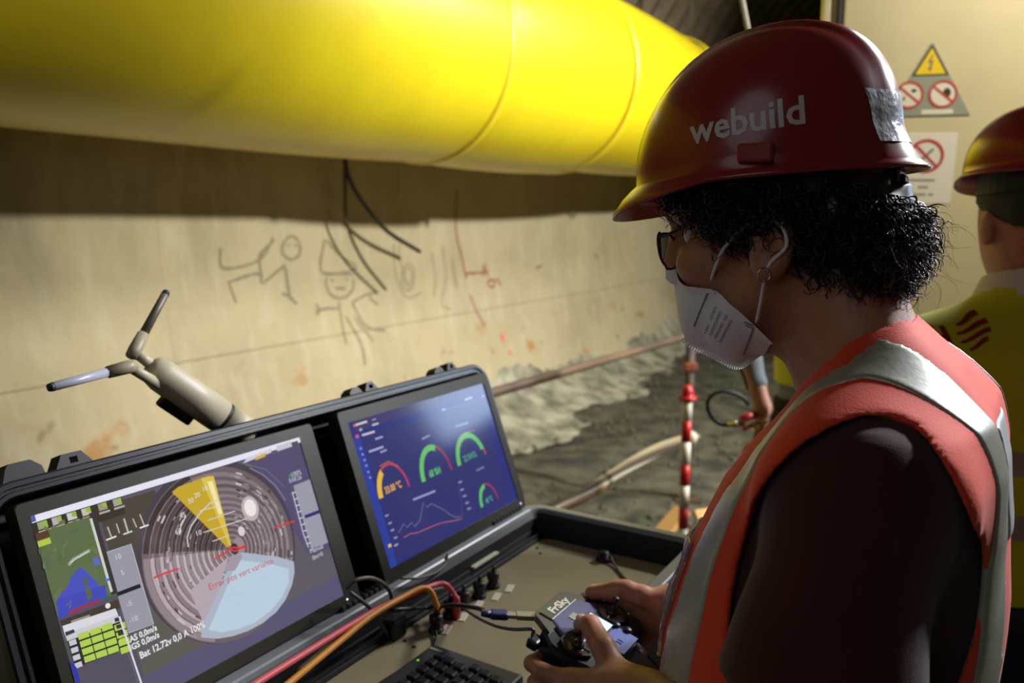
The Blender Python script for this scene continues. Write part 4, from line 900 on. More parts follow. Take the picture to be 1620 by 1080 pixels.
# ------------------------------------------------------------------ people
K1 = 0.956
OP = CAM + ray(1240, 300) * 0.765
F1 = CWv.copy()
YAW1 = math.atan2(F1.y, F1.x)
op = empty('person', (OP.x, OP.y, 0), YAW1, 'worker in red helmet, white face mask and orange vest holding a hand controller', 'person')
PM = Matrix.Translation((OP.x, OP.y, 0)) @ Matrix.Rotation(YAW1, 4, 'Z')
def kp(v): return Vector((v[0] * K1, v[1] * K1, CAMZ + K1 * (v[2] - CAMZ)))
def kps(V):
    V = np.asarray(V, np.float64).copy(); V[:, :2] *= K1; V[:, 2] = CAMZ + K1 * (V[:, 2] - CAMZ); return V
def sdf_obj(name, fn, lo, hi, h, m, parent, sc=True):
    V, F = nets(fn, lo, hi, h); o = link(name, mesh_np(name, kps(V) if sc else V, F, [m]), parent)
    if name in ('safety_vest', 'reflective_stripe', 'reflective_band', 'back_label', 'shirt_collar'):
        sm = o.modifiers.new('smooth', 'SMOOTH'); sm.factor = 0.5; sm.iterations = 4
    return o
M_skin = mat('skin', (176, 122, 96), rough=0.5, spec=0.4, sss=0.15, noise=0.10, nscale=60, bump=0.05, bscale=500)
M_tee = mat('tee_darkred', (72, 35, 35), rough=0.9, spec=0.15, sheen=0.2, noise=0.12, nscale=8, bump=0.12, bscale=700)
M_vest = mat('vest_orange', (236, 74, 40), rough=0.75, spec=0.25, sheen=0.15, bump=0.10, bscale=500)
M_refl = mat('reflective_tape', (176, 177, 160), rough=0.36, spec=0.7, metal=0.25, noise=0.10, nscale=40, bump=0.03, bscale=160)
M_trou = mat('trousers_navy', (26, 28, 38), rough=0.9); M_boot = mat('boot', (38, 32, 26), rough=0.7)

TZ = [0.95, 1.05, 1.15, 1.24, 1.33, 1.40, 1.45, 1.49, 1.525, 1.552, 1.572]
TF = [-.060, -.056, -.055, -.062, -.078, -.092, -.103, -.112, -.106, -.094, -.086]
TD = [.150, .155, .158, .155, .142, .126, .108, .086, .064, .048, .034]
TW = [.185, .183, .180, .180, .186, .190, .186, .168, .118, .080, .050]
def torso(P, off=0.0):
    d = loft(P, TZ, TF, TD, TW, off, 2.15, 2.9)
    for sgn in (1, -1):
        d = smin(d, cap(P, (-.118, .07 * sgn, 1.468), (-.112, .172 * sgn, 1.432), .052 + off, .070 + off), 0.05)
    return d
def folds(P, amp=0.003):
    X, Y, Z = P
    return amp * (np.sin(34 * Z + 22 * X + 9 * Y) * 0.6 + np.sin(61 * X - 37 * Z + 25 * Y) * 0.4)
# arms: shoulder, elbow, wrist
ARM = {1: ((-.110, .168, 1.432), (-.085, .228, 1.215), (.112, .112, 1.166)), -1: ((-.112, -.168, 1.432), (-.06, -.235, 1.205), (.128, -.070, 1.176))}
def sleeve(P, s, off=0.0):
    a, b, _ = ARM[s]; e = tuple(a[i] + (b[i] - a[i]) * 0.72 for i in range(3))
    d = cap(P, a, e, .057 + off, .080 + off)
    X, Y, Z = P
    n = np.array([b[i] - a[i] for i in range(3)]); n = n / np.linalg.norm(n)
    cut = (X - e[0]) * n[0] + (Y - e[1]) * n[1] + (Z - e[2]) * n[2]
    return smax(d, cut, 0.006)
# skin: head, neck, chest, arms with hands
HP = R(10)
def head(P):
    X, Y, Z = P
    d = ell(P, (.004, 0, 1.712), (.106, .080, .104), HP)
    d = smin(d, ell(P, (.044, 0, 1.622), (.060, .056, .082), HP), .03)
    d = smin(d, cap(P, (.028, .030, 1.562), (.044, 0, 1.548), .020, .021), .03); d = smin(d, cap(P, (.028, -.030, 1.562), (.044, 0, 1.548), .020, .021), .03)
    for s in (1, -1):
        d = smin(d, cap(P, (.020, .042 * s, 1.576), (-.005, .050 * s, 1.606), .015, .017), .02)   # jaw corner
        d = smin(d, ell(P, (.068, .040 * s, 1.612), (.026, .018, .018)), .02)                       # cheekbone
        d = smin(d, cap(P, (.104, .020 * s, 1.662), (.084, .056 * s, 1.664), .013, .010), .015)     # brow
        d = smax(d, -ell(P, (.104, .033 * s, 1.643), (.022, .017, .013)), .012)                     # eye socket
    d = smin(d, cap(P, (.106, 0, 1.655), (.110, 0, 1.606), .010, .012), .012)                       # nose
    d = smin(d, ell(P, (.104, .010, 1.600), (.012, .010, .009)), .008); d = smin(d, ell(P, (.104, -.010, 1.600), (.013, .010, .009)), .008)
    d = smin(d, ell(P, (.088, 0, 1.574), (.012, .024, .007)), .008); d = smin(d, ell(P, (.085, 0, 1.563), (.012, .021, .007)), .008)  # lips
    for s in (1, -1):                                                                              # ears
        e = smax(ell(P, (-.010, .080 * s, 1.632), (.020, .010, .034), R(-10)), -ell(P, (-.007, .089 * s, 1.634), (.010, .006, .018)), .004)
        d = smin(d, e, .006)
    nk = cap(P, (-.030, 0, 1.625), (-.085, 0, 1.50), .058, .063)
    nk = smin(nk, cap(P, (-.06, .02, 1.62), (-.10, .05, 1.52), .030, .034), .03); nk = smin(nk, cap(P, (-.06, -.02, 1.62), (-.10, -.05, 1.52), .030, .034), .03)
    d = smin(d, nk, .03)
    d = smin(d, ell(P, (.004, 0, 1.550), (.014, .018, .016)), .04)
    return smin(d, torso(P, -.030), .03)
Vh, Fh = nets(head, (-.27, -.27, 1.36), (.15, .27, 1.84), .0042)
def lowbody(P):
    d = torso(P, -.03)
    for s in (1, -1):
        d = smin(d, cap(P, (-.05, .09 * s, .93), (-.03, .10 * s, .48), .085, .058), .04); d = smin(d, cap(P, (-.03, .10 * s, .48), (-.07, .11 * s, .02), .055, .040), .02)
        d = smin(d, cap(P, (-.08, .11 * s, -.03), (.10, .12 * s, -.04), .040, .034), .03)
    return d
Vl, Fl = nets(lowbody, (-.30, -.27, -.09), (.20, .27, 1.40), .014)
def finger(P, pts, r0, r1):
    n = len(pts); rs = [r0 + (r1 - r0) * i / (n - 1) for i in range(n)]
    return chain(P, pts, rs, .004)
def hand(P, s):
    a, b, w = ARM[s]
    if s == 1:
        d = cap(P, b, (.085, .122, 1.166), .044, .030); d = smin(d, cap(P, (.085, .122, 1.166), (.112, .114, 1.164), .030, .028), .02)
        d = smin(d, cap(P, ARM[1][0], b, .052, .046), .03)
        # palm
        d = smin(d, cap(P, (.115, .115, 1.166), (.172, .114, 1.152), .023, .020), .02); d = smin(d, cap(P, (.120, .112, 1.152), (.160, .116, 1.122), .021, .018), .02)
        fi = [([(.174, .113, 1.158), (.213, .111, 1.155), (.236, .095, 1.151), (.236, .074, 1.149)], .0108, .0082),
              ([(.174, .119, 1.143), (.214, .116, 1.132), (.232, .094, 1.128), (.224, .070, 1.130)], .0108, .0082),
              ([(.166, .117, 1.127), (.196, .110, 1.114), (.208, .086, 1.113), (.198, .062, 1.117)], .0102, .0078),
              ([(.154, .113, 1.113), (.176, .104, 1.101), (.186, .084, 1.101), (.178, .064, 1.106)], .0092, .0070)]
        th = ([(.118, .108, 1.170), (.150, .086, 1.191), (.178, .062, 1.199), (.198, .045, 1.1865)], .0155, .0098)
    else:
        d = cap(P, b, (.105, -.082, 1.178), .043, .029); d = smin(d, cap(P, (.105, -.082, 1.178), (.130, -.074, 1.174), .029, .027), .02)
        d = smin(d, cap(P, ARM[-1][0], b, .052, .046), .03)
        d = smin(d, cap(P, (.132, -.080, 1.172), (.182, -.086, 1.160), .023, .020), .02); d = smin(d, cap(P, (.136, -.078, 1.158), (.168, -.084, 1.132), .021, .018), .02)
        fi = [([(.186, -.088, 1.166), (.228, -.088, 1.160), (.250, -.068, 1.152), (.248, -.048, 1.148)], .0106, .0082),
              ([(.184, -.090, 1.150), (.218, -.086, 1.140), (.234, -.064, 1.134), (.224, -.042, 1.136)], .0106, .0082),
              ([(.176, -.088, 1.136), (.200, -.082, 1.122), (.208, -.058, 1.120), (.196, -.036, 1.124)], .0100, .0078),
              ([(.164, -.084, 1.124), (.182, -.076, 1.110), (.188, -.056, 1.110), (.178, -.038, 1.114)], .0092, .0070)]
        th = ([(.130, -.068, 1.180), (.164, -.056, 1.190), (.196, -.048, 1.193), (.226, -.041, 1.184)], .0150, .0095)
    for pts, r0, r1 in fi: d = smin(d, finger(P, pts, r0, r1), .007)
    t = finger(P, *th); d = smin(d, t, .010)
    if s == -1:
        d = smin(d, ell(P, (.183, -.051, 1.199), (.012, .010, .008)), .008)    # knuckle
    return d
Va, Fa = nets(lambda P: hand(P, 1), (-.17, .02, 1.08), (.27, .29, 1.30), .0024)
Vb, Fb = nets(lambda P: hand(P, -1), (-.16, -.30, 1.08), (.27, -.01, 1.30), .0027)
def joinVF(L):
    VV, FF, o = [], [], 0
    for V, F in L: VV.append(V); FF.append(F + o); o += len(V)
    return np.concatenate(VV), np.concatenate(FF)
Vs, Fs = joinVF([(Vh, Fh), (Vl, Fl), (Va, Fa), (Vb, Fb)])
bodyo = link('body', mesh_np('body', kps(Vs), Fs, [M_skin]), op)
# eyes
for s in (1, -1):
    mb = MB(); c = kp((.079, .033 * s, 1.643)); bm = bmesh.new(); bmesh.ops.create_uvsphere(bm, u_segments=16, v_segments=12, radius=.0118); bm.verts.index_update()
    mb.add([v.co + c for v in bm.verts], [[v.index for v in f.verts] for f in bm.faces], mat('eye_white', (220, 214, 206), rough=0.2)); bm.free()
    mb.lathe([(.0055, 0), (.004, .0012), (0, .0016)], mat('iris', (60, 40, 26), rough=0.2), frame(c + Vector((.0112, 0, -.002)), (1, 0, -.25)), 14); mb.build('eye', op)
# thumb nails
M_nail = mat('nail', (206, 150, 124), rough=0.3)
for p, d, up_ in (((.2005, .0425, 1.1955), (.020, -.017, -.0125), (.3, .2, 1)), ((.2235, -.0405, 1.1935), (.030, .007, -.009), (.1, .4, 1))):
    fr = frame(kp(p), up_, d); mb = MB(); V = []; F = []
    for i in range(5):
        for j in range(5):
            a, b = (i / 4 - .5), (j / 4 - .5); V.append(fr @ Vector((a * .013, b * .0105 * (1 - .25 * (i == 4)), .0012 - .008 * b * b - .003 * max(a, 0) ** 2)))
    for i in range(4):
        for j in range(4): F.append([i * 5 + j, (i + 1) * 5 + j, (i + 1) * 5 + j + 1, i * 5 + j + 1])
    mb.add(V, F, M_nail); mb.build('thumb_nail', op)

# t-shirt
def tee(P):
    X, Y, Z = P
    d = torso(P, -.013)
    for s in (1, -1): d = smin(d, sleeve(P, s), .022)
    d = d + folds(P, .0022)
    ncut = ((X + .050) / .092) ** 2 + (Y / .078) ** 2
    nd = (np.sqrt(ncut) - 1) * .078
    nd = np.maximum(nd, 1.43 - Z)
    return smax(d, -nd, .006)
sdf_obj('t_shirt', tee, (-.26, -.35, 1.0), (.16, .35, 1.60), .0055, M_tee, op)
# vest
ARX, ARZ, AFX, AFZ = -.104, 1.335, .093, .170
def vest_raw(P):
    X, Y, Z = P
    d = torso(P, 0.0) + 0.0030 * (np.sin(30 * Z + 40 * X) * 0.5 + np.sin(70 * Y + 20 * Z) * 0.35 + np.sin(46 * X - 25 * Y + 8 * Z) * 0.5)
    return d
def vest_cuts(P, d, grow=0.0):
    X, Y, Z = P
    sh = (Z - ARZ) * -0.10
    q = np.sqrt(((X - ARX - sh) / (AFX + grow)) ** 2 + (np.abs((Z - ARZ) / (AFZ + grow)) ** 2))
    arm = np.maximum((q - 1) * .093, np.interp(Z, [1.2, 1.36, 1.46, 1.51], [.085, .085, .150, .172]) - np.abs(Y))
    d = smax(d, -arm, .004)
    g = np.interp(X, [-.14, -.122, -.108, -.072, -.02, .011, .043, .072, .10, .14], [0, .03, .062, .090, .080, .060, .032, .016, .004, .0])
    nk = np.maximum(np.abs(Y) - g, 1.27 - Z); nk = np.maximum(nk, -(X + .125))
    return smax(d, -nk, .004)
def vest(P):
    d = vest_raw(P); d = np.maximum(d, -(d + .009)); d = vest_cuts(P, d)
    return np.maximum(d, 1.0 - P[2])
vo = sdf_obj('safety_vest', vest, (-.27, -.27, .97), (.16, .27, 1.61), .0036, M_vest, op)
def stripe(P, s):
    X, Y, Z = P
    d = vest_raw(P) - .0016
    d = np.maximum(d, -(d + .0085))
    mid = np.interp(Z, [1.0, 1.25, 1.40, 1.50, 1.6], [.098, .104, .108, .110, .110]); hw = np.interp(Z, [1.0, 1.25, 1.45, 1.6], [.029, .028, .024, .023])
    fm = np.interp(Z, [1.0, 1.22, 1.34, 1.42, 1.5], [.118, .122, .124, .128, .128]); fh = np.interp(Z, [1.0, 1.22, 1.34, 1.42, 1.5], [.027, .026, .020, .013, .013])
    fw = np.clip((X + .105) / .02, 0, 1); mid = mid * (1 - fw) + fm * fw; hw = hw * (1 - fw) + fh * fw
    d = np.maximum(d, np.abs(Y * s - mid) - hw)
    return np.maximum(vest_cuts(P, d, -.001), 1.003 - Z)
for s, nm in ((1, 'reflective_stripe'), (-1, 'reflective_stripe')):
    lo, hi = ((-.27, .06, .99), (.16, .15, 1.58)) if s == 1 else ((-.27, -.15, .99), (.16, -.06, 1.58))
    sdf_obj(nm, lambda P, s=s: stripe(P, s), lo, hi, .0030, M_refl, vo)
def hoop(P):
    X, Y, Z = P; d = vest_raw(P) - .0014; d = np.maximum(d, -(d + .0085)); d = np.maximum(d, np.abs(Z - 1.075) - .027); return vest_cuts(P, d, -.001)
sdf_obj('reflective_hoop', hoop, (-.27, -.27, 1.03), (.16, .27, 1.12), .0055, M_refl, vo)
# centre back label panel and printed lettering, clear document pocket on the chest
def backlab(P):
    X, Y, Z = P; d = vest_raw(P) - .0020; d = np.maximum(d, -(d + .008)); d = np.maximum(d, np.maximum(np.abs(Y - .018) - .050, np.abs(Z - 1.435) - .050)); return np.maximum(d, X + .12)
bl = sdf_obj('back_label', backlab, (-.25, -.05, 1.37), (-.13, .085, 1.51), .0035, mat('label_grey', (176, 178, 176), rough=0.5), vo)
def pocket(P):
    X, Y, Z = P; d = vest_raw(P) - .0055 - .0025 * np.sin(90 * Z + 60 * Y) * np.sin(70 * Y); d = np.maximum(d, -(d + .004)); return np.maximum(d, np.maximum(np.maximum(np.abs(Y - .052) - .040, np.abs(Z - 1.270) - .066), -X - .02))
M_clear = mat('clear_plastic', (226, 220, 224), rough=0.10, spec=0.6, trans=0.9)
sdf_obj('document_pocket', pocket, (-.02, .005, 1.195), (.14, .10, 1.345), .0024, M_clear, vo)
# trousers and boots (below the frame)
def trous(P):
    d = loft(P, [.80, .90, 1.0, 1.10], [-.055] * 4, [.13, .135, .13, .125], [.175, .178, .17, .165])
    for s in (1, -1): d = smin(d, cap(P, (-.05, .09 * s, .90), (-.03, .105 * s, .48), .098, .075), .04); d = smin(d, cap(P, (-.03, .105 * s, .48), (-.07, .112 * s, .06), .072, .062), .02)
    return d
sdf_obj('trousers', trous, (-.30, -.28, -.02), (.20, .28, 1.13), .013, M_trou, op)
for s in (1, -1):
    sdf_obj('boot', lambda P, s=s: np.maximum(smin(cap(P, (-.08, .112 * s, .08), (-.08, .112 * s, -.02), .058, .055), cap(P, (-.08, .112 * s, -.03), (.11, .122 * s, -.035), .050, .046), .03), -.0755 - P[2]), (-.17, .03 * s - .09 * (s < 0), -.08) if s > 0 else (-.17, -.20, -.08), (.18, .20, .13) if s > 0 else (.18, -.03, .13), .010, M_boot, op)

# ---- helmets
M_hel = mat('helmet_red', (146, 46, 43), rough=0.24, spec=0.5, coat=0.15)
def helmet_mesh(name, m, parent, tf, a=.127, b=.110, hgt=.139, fc=.022):
    """dome, centre ridge, flange with a front peak and a rear lip; x forward, z up, rim plane at z = 0"""
    nphi, ns = 96, 26; V = []; F = []
    def row(s):
        al = s * math.pi / 2; rho = math.sin(al) ** 0.86; h = max(0.0, math.cos(al)) ** 0.84; return rho, h
    rows = [row(i / ns) for i in range(1, ns + 1)]
    def pt(phi, rho, h):
        x = fc + a * rho * math.cos(phi) - .020 * h * (1 - h) * 0; x += -.022 * h ** 1.2
        y = b * rho * math.sin(phi); z = hgt * h
        yy = abs(y) / .030
        ridge = .0045 * max(0.0, min(1.0, (1.25 - yy) / .35)) * min(1.0, h * 4.0) if yy < 1.25 else 0.0
        z += ridge * (0.3 + 0.7 * h); x += ridge * (1 - h) * math.cos(phi)
        re = max(0.0, (-math.cos(phi) - 0.80) / 0.20); x -= .020 * re ** .8 * max(0.0, 1 - z / .034) ** 1.3
        return (x, y, z)
    for rho, h in rows:
        for k in range(nphi): V.append(pt(2 * math.pi * k / nphi, rho, h))
    def flange(phi, t):
        c = math.cos(phi); fr_ = max(0.0, (c - 0.12) / 0.88); re = max(0.0, (-c - 0.55) / 0.45)
        w = .006 + .024 * fr_ ** 0.9 + .002 * re; dz = -.006 - .024 * fr_ ** 1.1 * (0.35 + 0.65 * t) - .001 * re
        re2 = max(0.0, (-c - 0.80) / 0.20); x = fc + (a + w * t) * math.cos(phi) - .020 * re2 ** .8; y = (b + w * 0.8 * t) * math.sin(phi) * (1 - .06 * fr_)
        return (x, y, dz * t)
    for t in (0.25, 0.6, 1.0):
        for k in range(nphi): V.append(flange(2 * math.pi * k / nphi, t))
    for k in range(nphi): p = flange(2 * math.pi * k / nphi, 1.0); V.append((p[0], p[1], p[2] - .0032))
    for k in range(nphi): p = flange(2 * math.pi * k / nphi, 0.0); V.append((p[0] - .003 * math.cos(2 * math.pi * k / nphi), p[1] - .003 * math.sin(2 * math.pi * k / nphi), p[2] - .0035))
    for rho, h in rows[::-1][1:]:
        for k in range(nphi): p = pt(2 * math.pi * k / nphi, rho * .972, h); V.append((p[0], p[1], p[2] * .972 - .0005))
    nr = len(V) // nphi
    for i in range(nr - 1):
        for k in range(nphi): F.append([i * nphi + k, (i + 1) * nphi + k, (i + 1) * nphi + (k + 1) % nphi, i * nphi + (k + 1) % nphi])
    c0 = len(V); V.append((fc - .022, 0, hgt + .0045)); c1 = len(V); V.append((fc - .022, 0, hgt * .972))
    for k in range(nphi): F.append([c0, k, (k + 1) % nphi]); F.append([c1, (nr - 1) * nphi + (k + 1) % nphi, (nr - 1) * nphi + k])
    return link(name, mesh_np(name, [tuple(tf @ Vector(p)) for p in V], F, [m]), parent)
HPITCH = R(4.5)
HT = Matrix.Translation(kp((.003, 0, 1.7035))) @ Matrix.Rotation(HPITCH, 4, 'Y') @ Matrix.Scale(K1, 4)
hel = helmet_mesh('helmet', M_hel, op, HT)
hb = bvh_of(hel)
# lettering along the left side
V2, F2 = text_geo('webuild', .0345, .0007, sx=1.0)
w_ = max(v[0] for v in V2); ang = R(0)
pA, pB = Vector((.061, .10, 1.7265)), Vector((-.038, .10, 1.7405))
ex = (pB - pA); Lt = ex.length; ex.normalize(); ez = Vector((-ex.z * -1 if False else 0, 0, 1)); ez = (ez - ex * ez.dot(ex)).normalized()
P3 = [kp(pA + ex * (v[0] * Lt / w_) + ez * (v[1] * 1.0) + Vector((0, .10, 0))) for v in V2]
Vc, Fc = conform(P3, F2, None, (0, -1, 0), hb, .0007, .004)
mb = MB(); mb.add(Vc, Fc, mat('lettering_white', (206, 200, 196), rough=0.4)); tag(mb.build('lettering', hel), 'white webuild lettering' if False else 'white printed lettering')
# silver sticker at the back left
g_ = []; FF = []
for i in range(9):
    for j in range(9):
        u_, v_ = i / 8, j / 8; fz = 1.772 - .046 * v_; g_.append(kp((-.30, .056 - .074 * u_ - .006 * v_, fz + .002 * u_)))
        if i and j: FF.append([(i - 1) * 9 + j - 1, i * 9 + j - 1, i * 9 + j, (i - 1) * 9 + j])
Vc, Fc = conform(g_, FF, None, (1, 0, 0), hb, .0008, .01)
mb = MB(); mb.add(Vc, Fc, mat('silver_sticker', (196, 198, 206), rough=0.22, metal=0.4, bump=0.15, bscale=90)); mb.build('silver_sticker', hel)
# accessory slot on the side, head band and ratchet inside
for s in (1, -1):
    mb = MB(); mb.box(HT @ Vector((-.004, .1105 * s, .012)), (.030, .006, .016), M_hel, .002); mb.box(HT @ Vector((-.004, .1120 * s, .013)), (.010, .002, .004), mat('slot_dark', (30, 6, 8)), .0006); mb.build('accessory_slot', hel)
M_band = mat('headband_black', (18, 18, 20), rough=0.22, spec=0.6)
V = []; F = []; n = 48
for k in range(n):
    a = 2 * math.pi * k / n; lo_ = -.030 if math.cos(a) < -.2 else -.016
    for r_, z_ in ((.0, .02), (.0, lo_), (.002, lo_), (.002, .02)):
        V.append(HT @ Vector((.012 + (.104 + r_) * math.cos(a), (.088 + r_) * math.sin(a), z_)))
for k in range(n):
    for j in range(4): k2 = (k + 1) % n; F.append([k * 4 + j, k2 * 4 + j, k2 * 4 + (j + 1) % 4, k * 4 + (j + 1) % 4])
mb = MB(); mb.add(V, F, M_band, False); mb.build('headband', hel)
mb = MB(); mb.box(HT @ Vector((-.098, 0, -.020)), (.022, .052, .034), M_band, .006); mb.box(HT @ Vector((-.108, .0, -.024)), (.010, .034, .022), M_band, .004); mb.build('ratchet', hel)
mb = MB()
for yy in (.040, .048): mb.tube([HT @ Vector((-.086, yy, .006)), HT @ Vector((-.094, yy, -.030))], .0016, mat('strap_pale', (190, 176, 140), rough=0.4), 6)
mb.build('strap_clip', hel)

# ---- hair: dark curls below the helmet
M_hair = mat('hair_dark', (34, 26, 22), rough=0.38, spec=0.5, noise=0.3, nscale=80)
M_hair2 = mat('hair_mass', (20, 15, 13), rough=0.7)
def hairf(P):
    X, Y, Z = P
    d = ell(P, (.000, 0, 1.700), (.116, .093, .085), HP)
    d = smin(d, ell(P, (-.066, 0, 1.648), (.056, .080, .050)), .03)
    d = smin(d, ell(P, (-.082, .012, 1.628), (.038, .058, .034)), .02)
    low = np.interp(X, [-.16, -.13, -.10, -.061, -.034, -.013, .014, .044, .067, .095, .13], [1.600, 1.598, 1.598, 1.600, 1.606, 1.634, 1.640, 1.650, 1.672, 1.676, 1.688])
    d = np.maximum(d, low - Z); d = np.maximum(d, X - .112)
    d = np.maximum(d, Z - np.interp(X, [-.12, -.08, -.02], [1.690, 1.700, 1.735]))
    return d + .003 * np.sin(110 * X) * np.sin(95 * Y + 40 * Z) * np.sin(120 * Z)
Vr, Fr = nets(hairf, (-.16, -.115, 1.58), (.13, .115, 1.745), .0042)
VV = [kps(Vr)]; base_n = len(Vr)
# normals of the mass for planting the curls
fn = np.cross(Vr[Fr[:, 1]] - Vr[Fr[:, 0]], Vr[Fr[:, 2]] - Vr[Fr[:, 0]]); vn = np.zeros_like(Vr)
for j in range(4): np.add.at(vn, Fr[:, j], fn)
vn /= (np.linalg.norm(vn, axis=1, keepdims=True) + 1e-9)
mass = (kps(Vr), Fr)
sel = np.where((Vr[:, 2] < np.interp(Vr[:, 0], [-.12, -.06, .1], [1.674, 1.692, 1.706])) & (Vr[:, 1] > -.088))[0]; pick = RNG.choice(sel, 3200)
def curls(pts, nrm, nseg, rad, lenr, curl, rs, flat=0.35):
    Vo = []; Fo = []; o = 0
    ring = np.array([[math.cos(a), math.sin(a)] for a in (0, 2.094, 4.189)])
    for p, n in zip(pts, nrm):
        L = RNG.uniform(*lenr); ph = RNG.uniform(0, 6.28); tw = RNG.choice([-1, 1]) * RNG.uniform(*curl)
        down = np.array([-.25, 0, -1.0]) + RNG.normal(0, .35, 3); dirv = n * flat + down * .8; dirv /= np.linalg.norm(dirv)
        a = np.cross(dirv, [0.3, 1, .2]); a /= np.linalg.norm(a); b = np.cross(dirv, a); R_ = RNG.uniform(*rs)
        t = np.linspace(0, 1, nseg)[:, None]; th = ph + tw * t; grow = np.minimum(1, t * 3)
        c = p + dirv * (L * t) + (a * np.cos(th) + b * np.sin(th)) * R_ * grow + n * (.003 + .004 * np.sin(3.1 * t))
        rr_ = rad * (1 - .6 * t)
        for i in range(nseg):
            for q in ring: Vo.append(c[i] + (a * q[0] + b * q[1]) * rr_[i, 0])
        for i in range(nseg - 1):
            for k in range(3): Fo.append([o + i * 3 + k, o + i * 3 + (k + 1) % 3, o + (i + 1) * 3 + (k + 1) % 3, o + (i + 1) * 3 + k])
        o += nseg * 3
    return np.array(Vo), np.array(Fo)
Vq, Fq = curls(Vr[pick], vn[pick], 14, .0012, (.014, .030), (4, 8), (.0035, .0075), flat=.10)
backs = np.where((Vr[:, 0] < -.085) & (Vr[:, 2] < 1.67))[0]; pick2 = RNG.choice(backs, 150)
Vw, Fw = curls(Vr[pick2], vn[pick2], 12, .00028, (.02, .05), (2, 7), (.003, .008), flat=.75)
Vt, Ft = joinVF([mass, (kps(Vq), Fq), (kps(Vw), Fw)])
hair = link('hair', mesh_np('hair', Vt, Ft, [M_hair]), op)

# ---- face mask
M_mask = mat('mask_white', (232, 234, 248), rough=0.85, spec=0.2, sheen=0.2, bump=0.06, bscale=900)
SAG = [(.113, .0, 1.598), (.110, .0, 1.572), (.098, 0, 1.530), (.068, 0, 1.516), (.041, 0, 1.505), (.024, 0, 1.517), (.010, 0, 1.528)]
CHK = [(.104, .016, 1.606), (.089, .028, 1.607), (.072, .040, 1.601), (.053, .050, 1.592), (.030, .060, 1.575), (.008, .065, 1.558), (-.012, .064, 1.540)]
def mask_grid(s):
    A = spline(SAG, 36); B = spline(CHK, 36); n = len(A); V = []; F = []; m_ = 10
    for i in range(n):
        for j in range(m_ + 1):
            t = j / m_; p = A[i].lerp(B[i], t); bl = math.sin(math.pi * t) * .010 * math.sin(math.pi * min(1, max(.05, i / (n - 1))))
            p = p + Vector((.3 * bl, bl * 1.0, -.1 * bl)); p.y = max(p.y, .0004) if t else .0004; V.append(kp((p.x, p.y * s, p.z)))
    for i in range(n - 1):
        for j in range(m_):
            f = [i * (m_ + 1) + j, (i + 1) * (m_ + 1) + j, (i + 1) * (m_ + 1) + j + 1, i * (m_ + 1) + j + 1]; F.append(f if s > 0 else f[::-1])
    return V, F
faceb = bvh_of(bodyo)
mb = MB()
for s in (1, -1):
    V, F = mask_grid(s); V2 = []
    for v in V:
        h = faceb.find_nearest(v); sd_ = (v - h[0]).dot(h[1])
        V2.append(v if sd_ > .003 else h[0] + h[1] * .003)
    mb.add(V2, F, M_mask)
mk = mb.build('face_mask', op); mkb = bvh_of(mk)
A = spline(SAG, 144); n = len(A); mb = MB(); M_weld = mat('mask_weld', (238, 238, 244), rough=0.7)
for i in range(int(n * .33), n - 1):
    if i % 2: continue
    p = kp(A[i]); t = (kp(A[i + 1]) - kp(A[i])).normalized(); out = Vector((t.z, 0, -t.x)); out = out if out.z < 0.2 else -out
    mb.box(p + out * .0022, (.0014, .0030, .0058), M_weld, .0003, frame((0, 0, 0), out, t).to_3x3(), 1)
mb.tube([kp(A[i]) + Vector((0, 0, -.0005)) for i in range(int(n * .33), n)], .0013, M_weld, 6)
mb.build('welded_seam', mk)
M_strap = mat('ear_strap', (226, 222, 230), rough=0.8)
for s in (1, -1):
    mb = MB(); mb.tube(spline([kp((.056, .051 * s, 1.594)), kp((.046, .066 * s, 1.612)), kp((.034, .077 * s, 1.632)), kp((.012, .084 * s, 1.652)), kp((-.014, .088 * s, 1.660))], 20), .0018, M_strap, 6); mb.build('ear_strap', mk)
    mb = MB(); mb.tube(spline([kp((.004, .066 * s, 1.560)), kp((-.001, .074 * s, 1.580)), kp((-.006, .082 * s, 1.602)), kp((-.012, .088 * s, 1.618)), kp((-.026, .089 * s, 1.634)), kp((-.020, .089 * s, 1.655))], 24), .0018, M_strap, 6); mb.build('ear_strap', mk)
mkm = mat('mask_print', (132, 128, 142), rough=0.9)
def on_mask(px, py):                                   # a point of the left panel seen along a sight line
    o = PM.inverted() @ CAM; d = (PM.to_3x3().inverted() @ ray(px, py)).normalized(); h = mkb.ray_cast(o, d)
    return (h[0] + (h[1] if h[1].dot(d) < 0 else -h[1]) * .0006) if h[0] is not None else None
mb = MB()
for (x0, y0, x1, y1, st) in ((1120, 463, 1098, 516, 14), (1192, 520, 1176, 560, 10)):   # dotted weld lines
    for k in range(st):
        t = (k + .2) / st; t2 = (k + .75) / st; a = on_mask(x0 + (x1 - x0) * t, y0 + (y1 - y0) * t); b = on_mask(x0 + (x1 - x0) * t2, y0 + (y1 - y0) * t2)
        if a is not None and b is not None: mb.tube([a, b], .0009, mkm, 5)
for (x0, y0) in ((1121, 450), (1124, 454), (1178, 509), (1180, 514)):
    a = on_mask(x0, y0); b = on_mask(x0 + 8, y0 + 9) if y0 < 500 else on_mask(x0 + 14, y0 + 5)
    if a is not None and b is not None: mb.tube([a, b], .0007, mkm, 5)
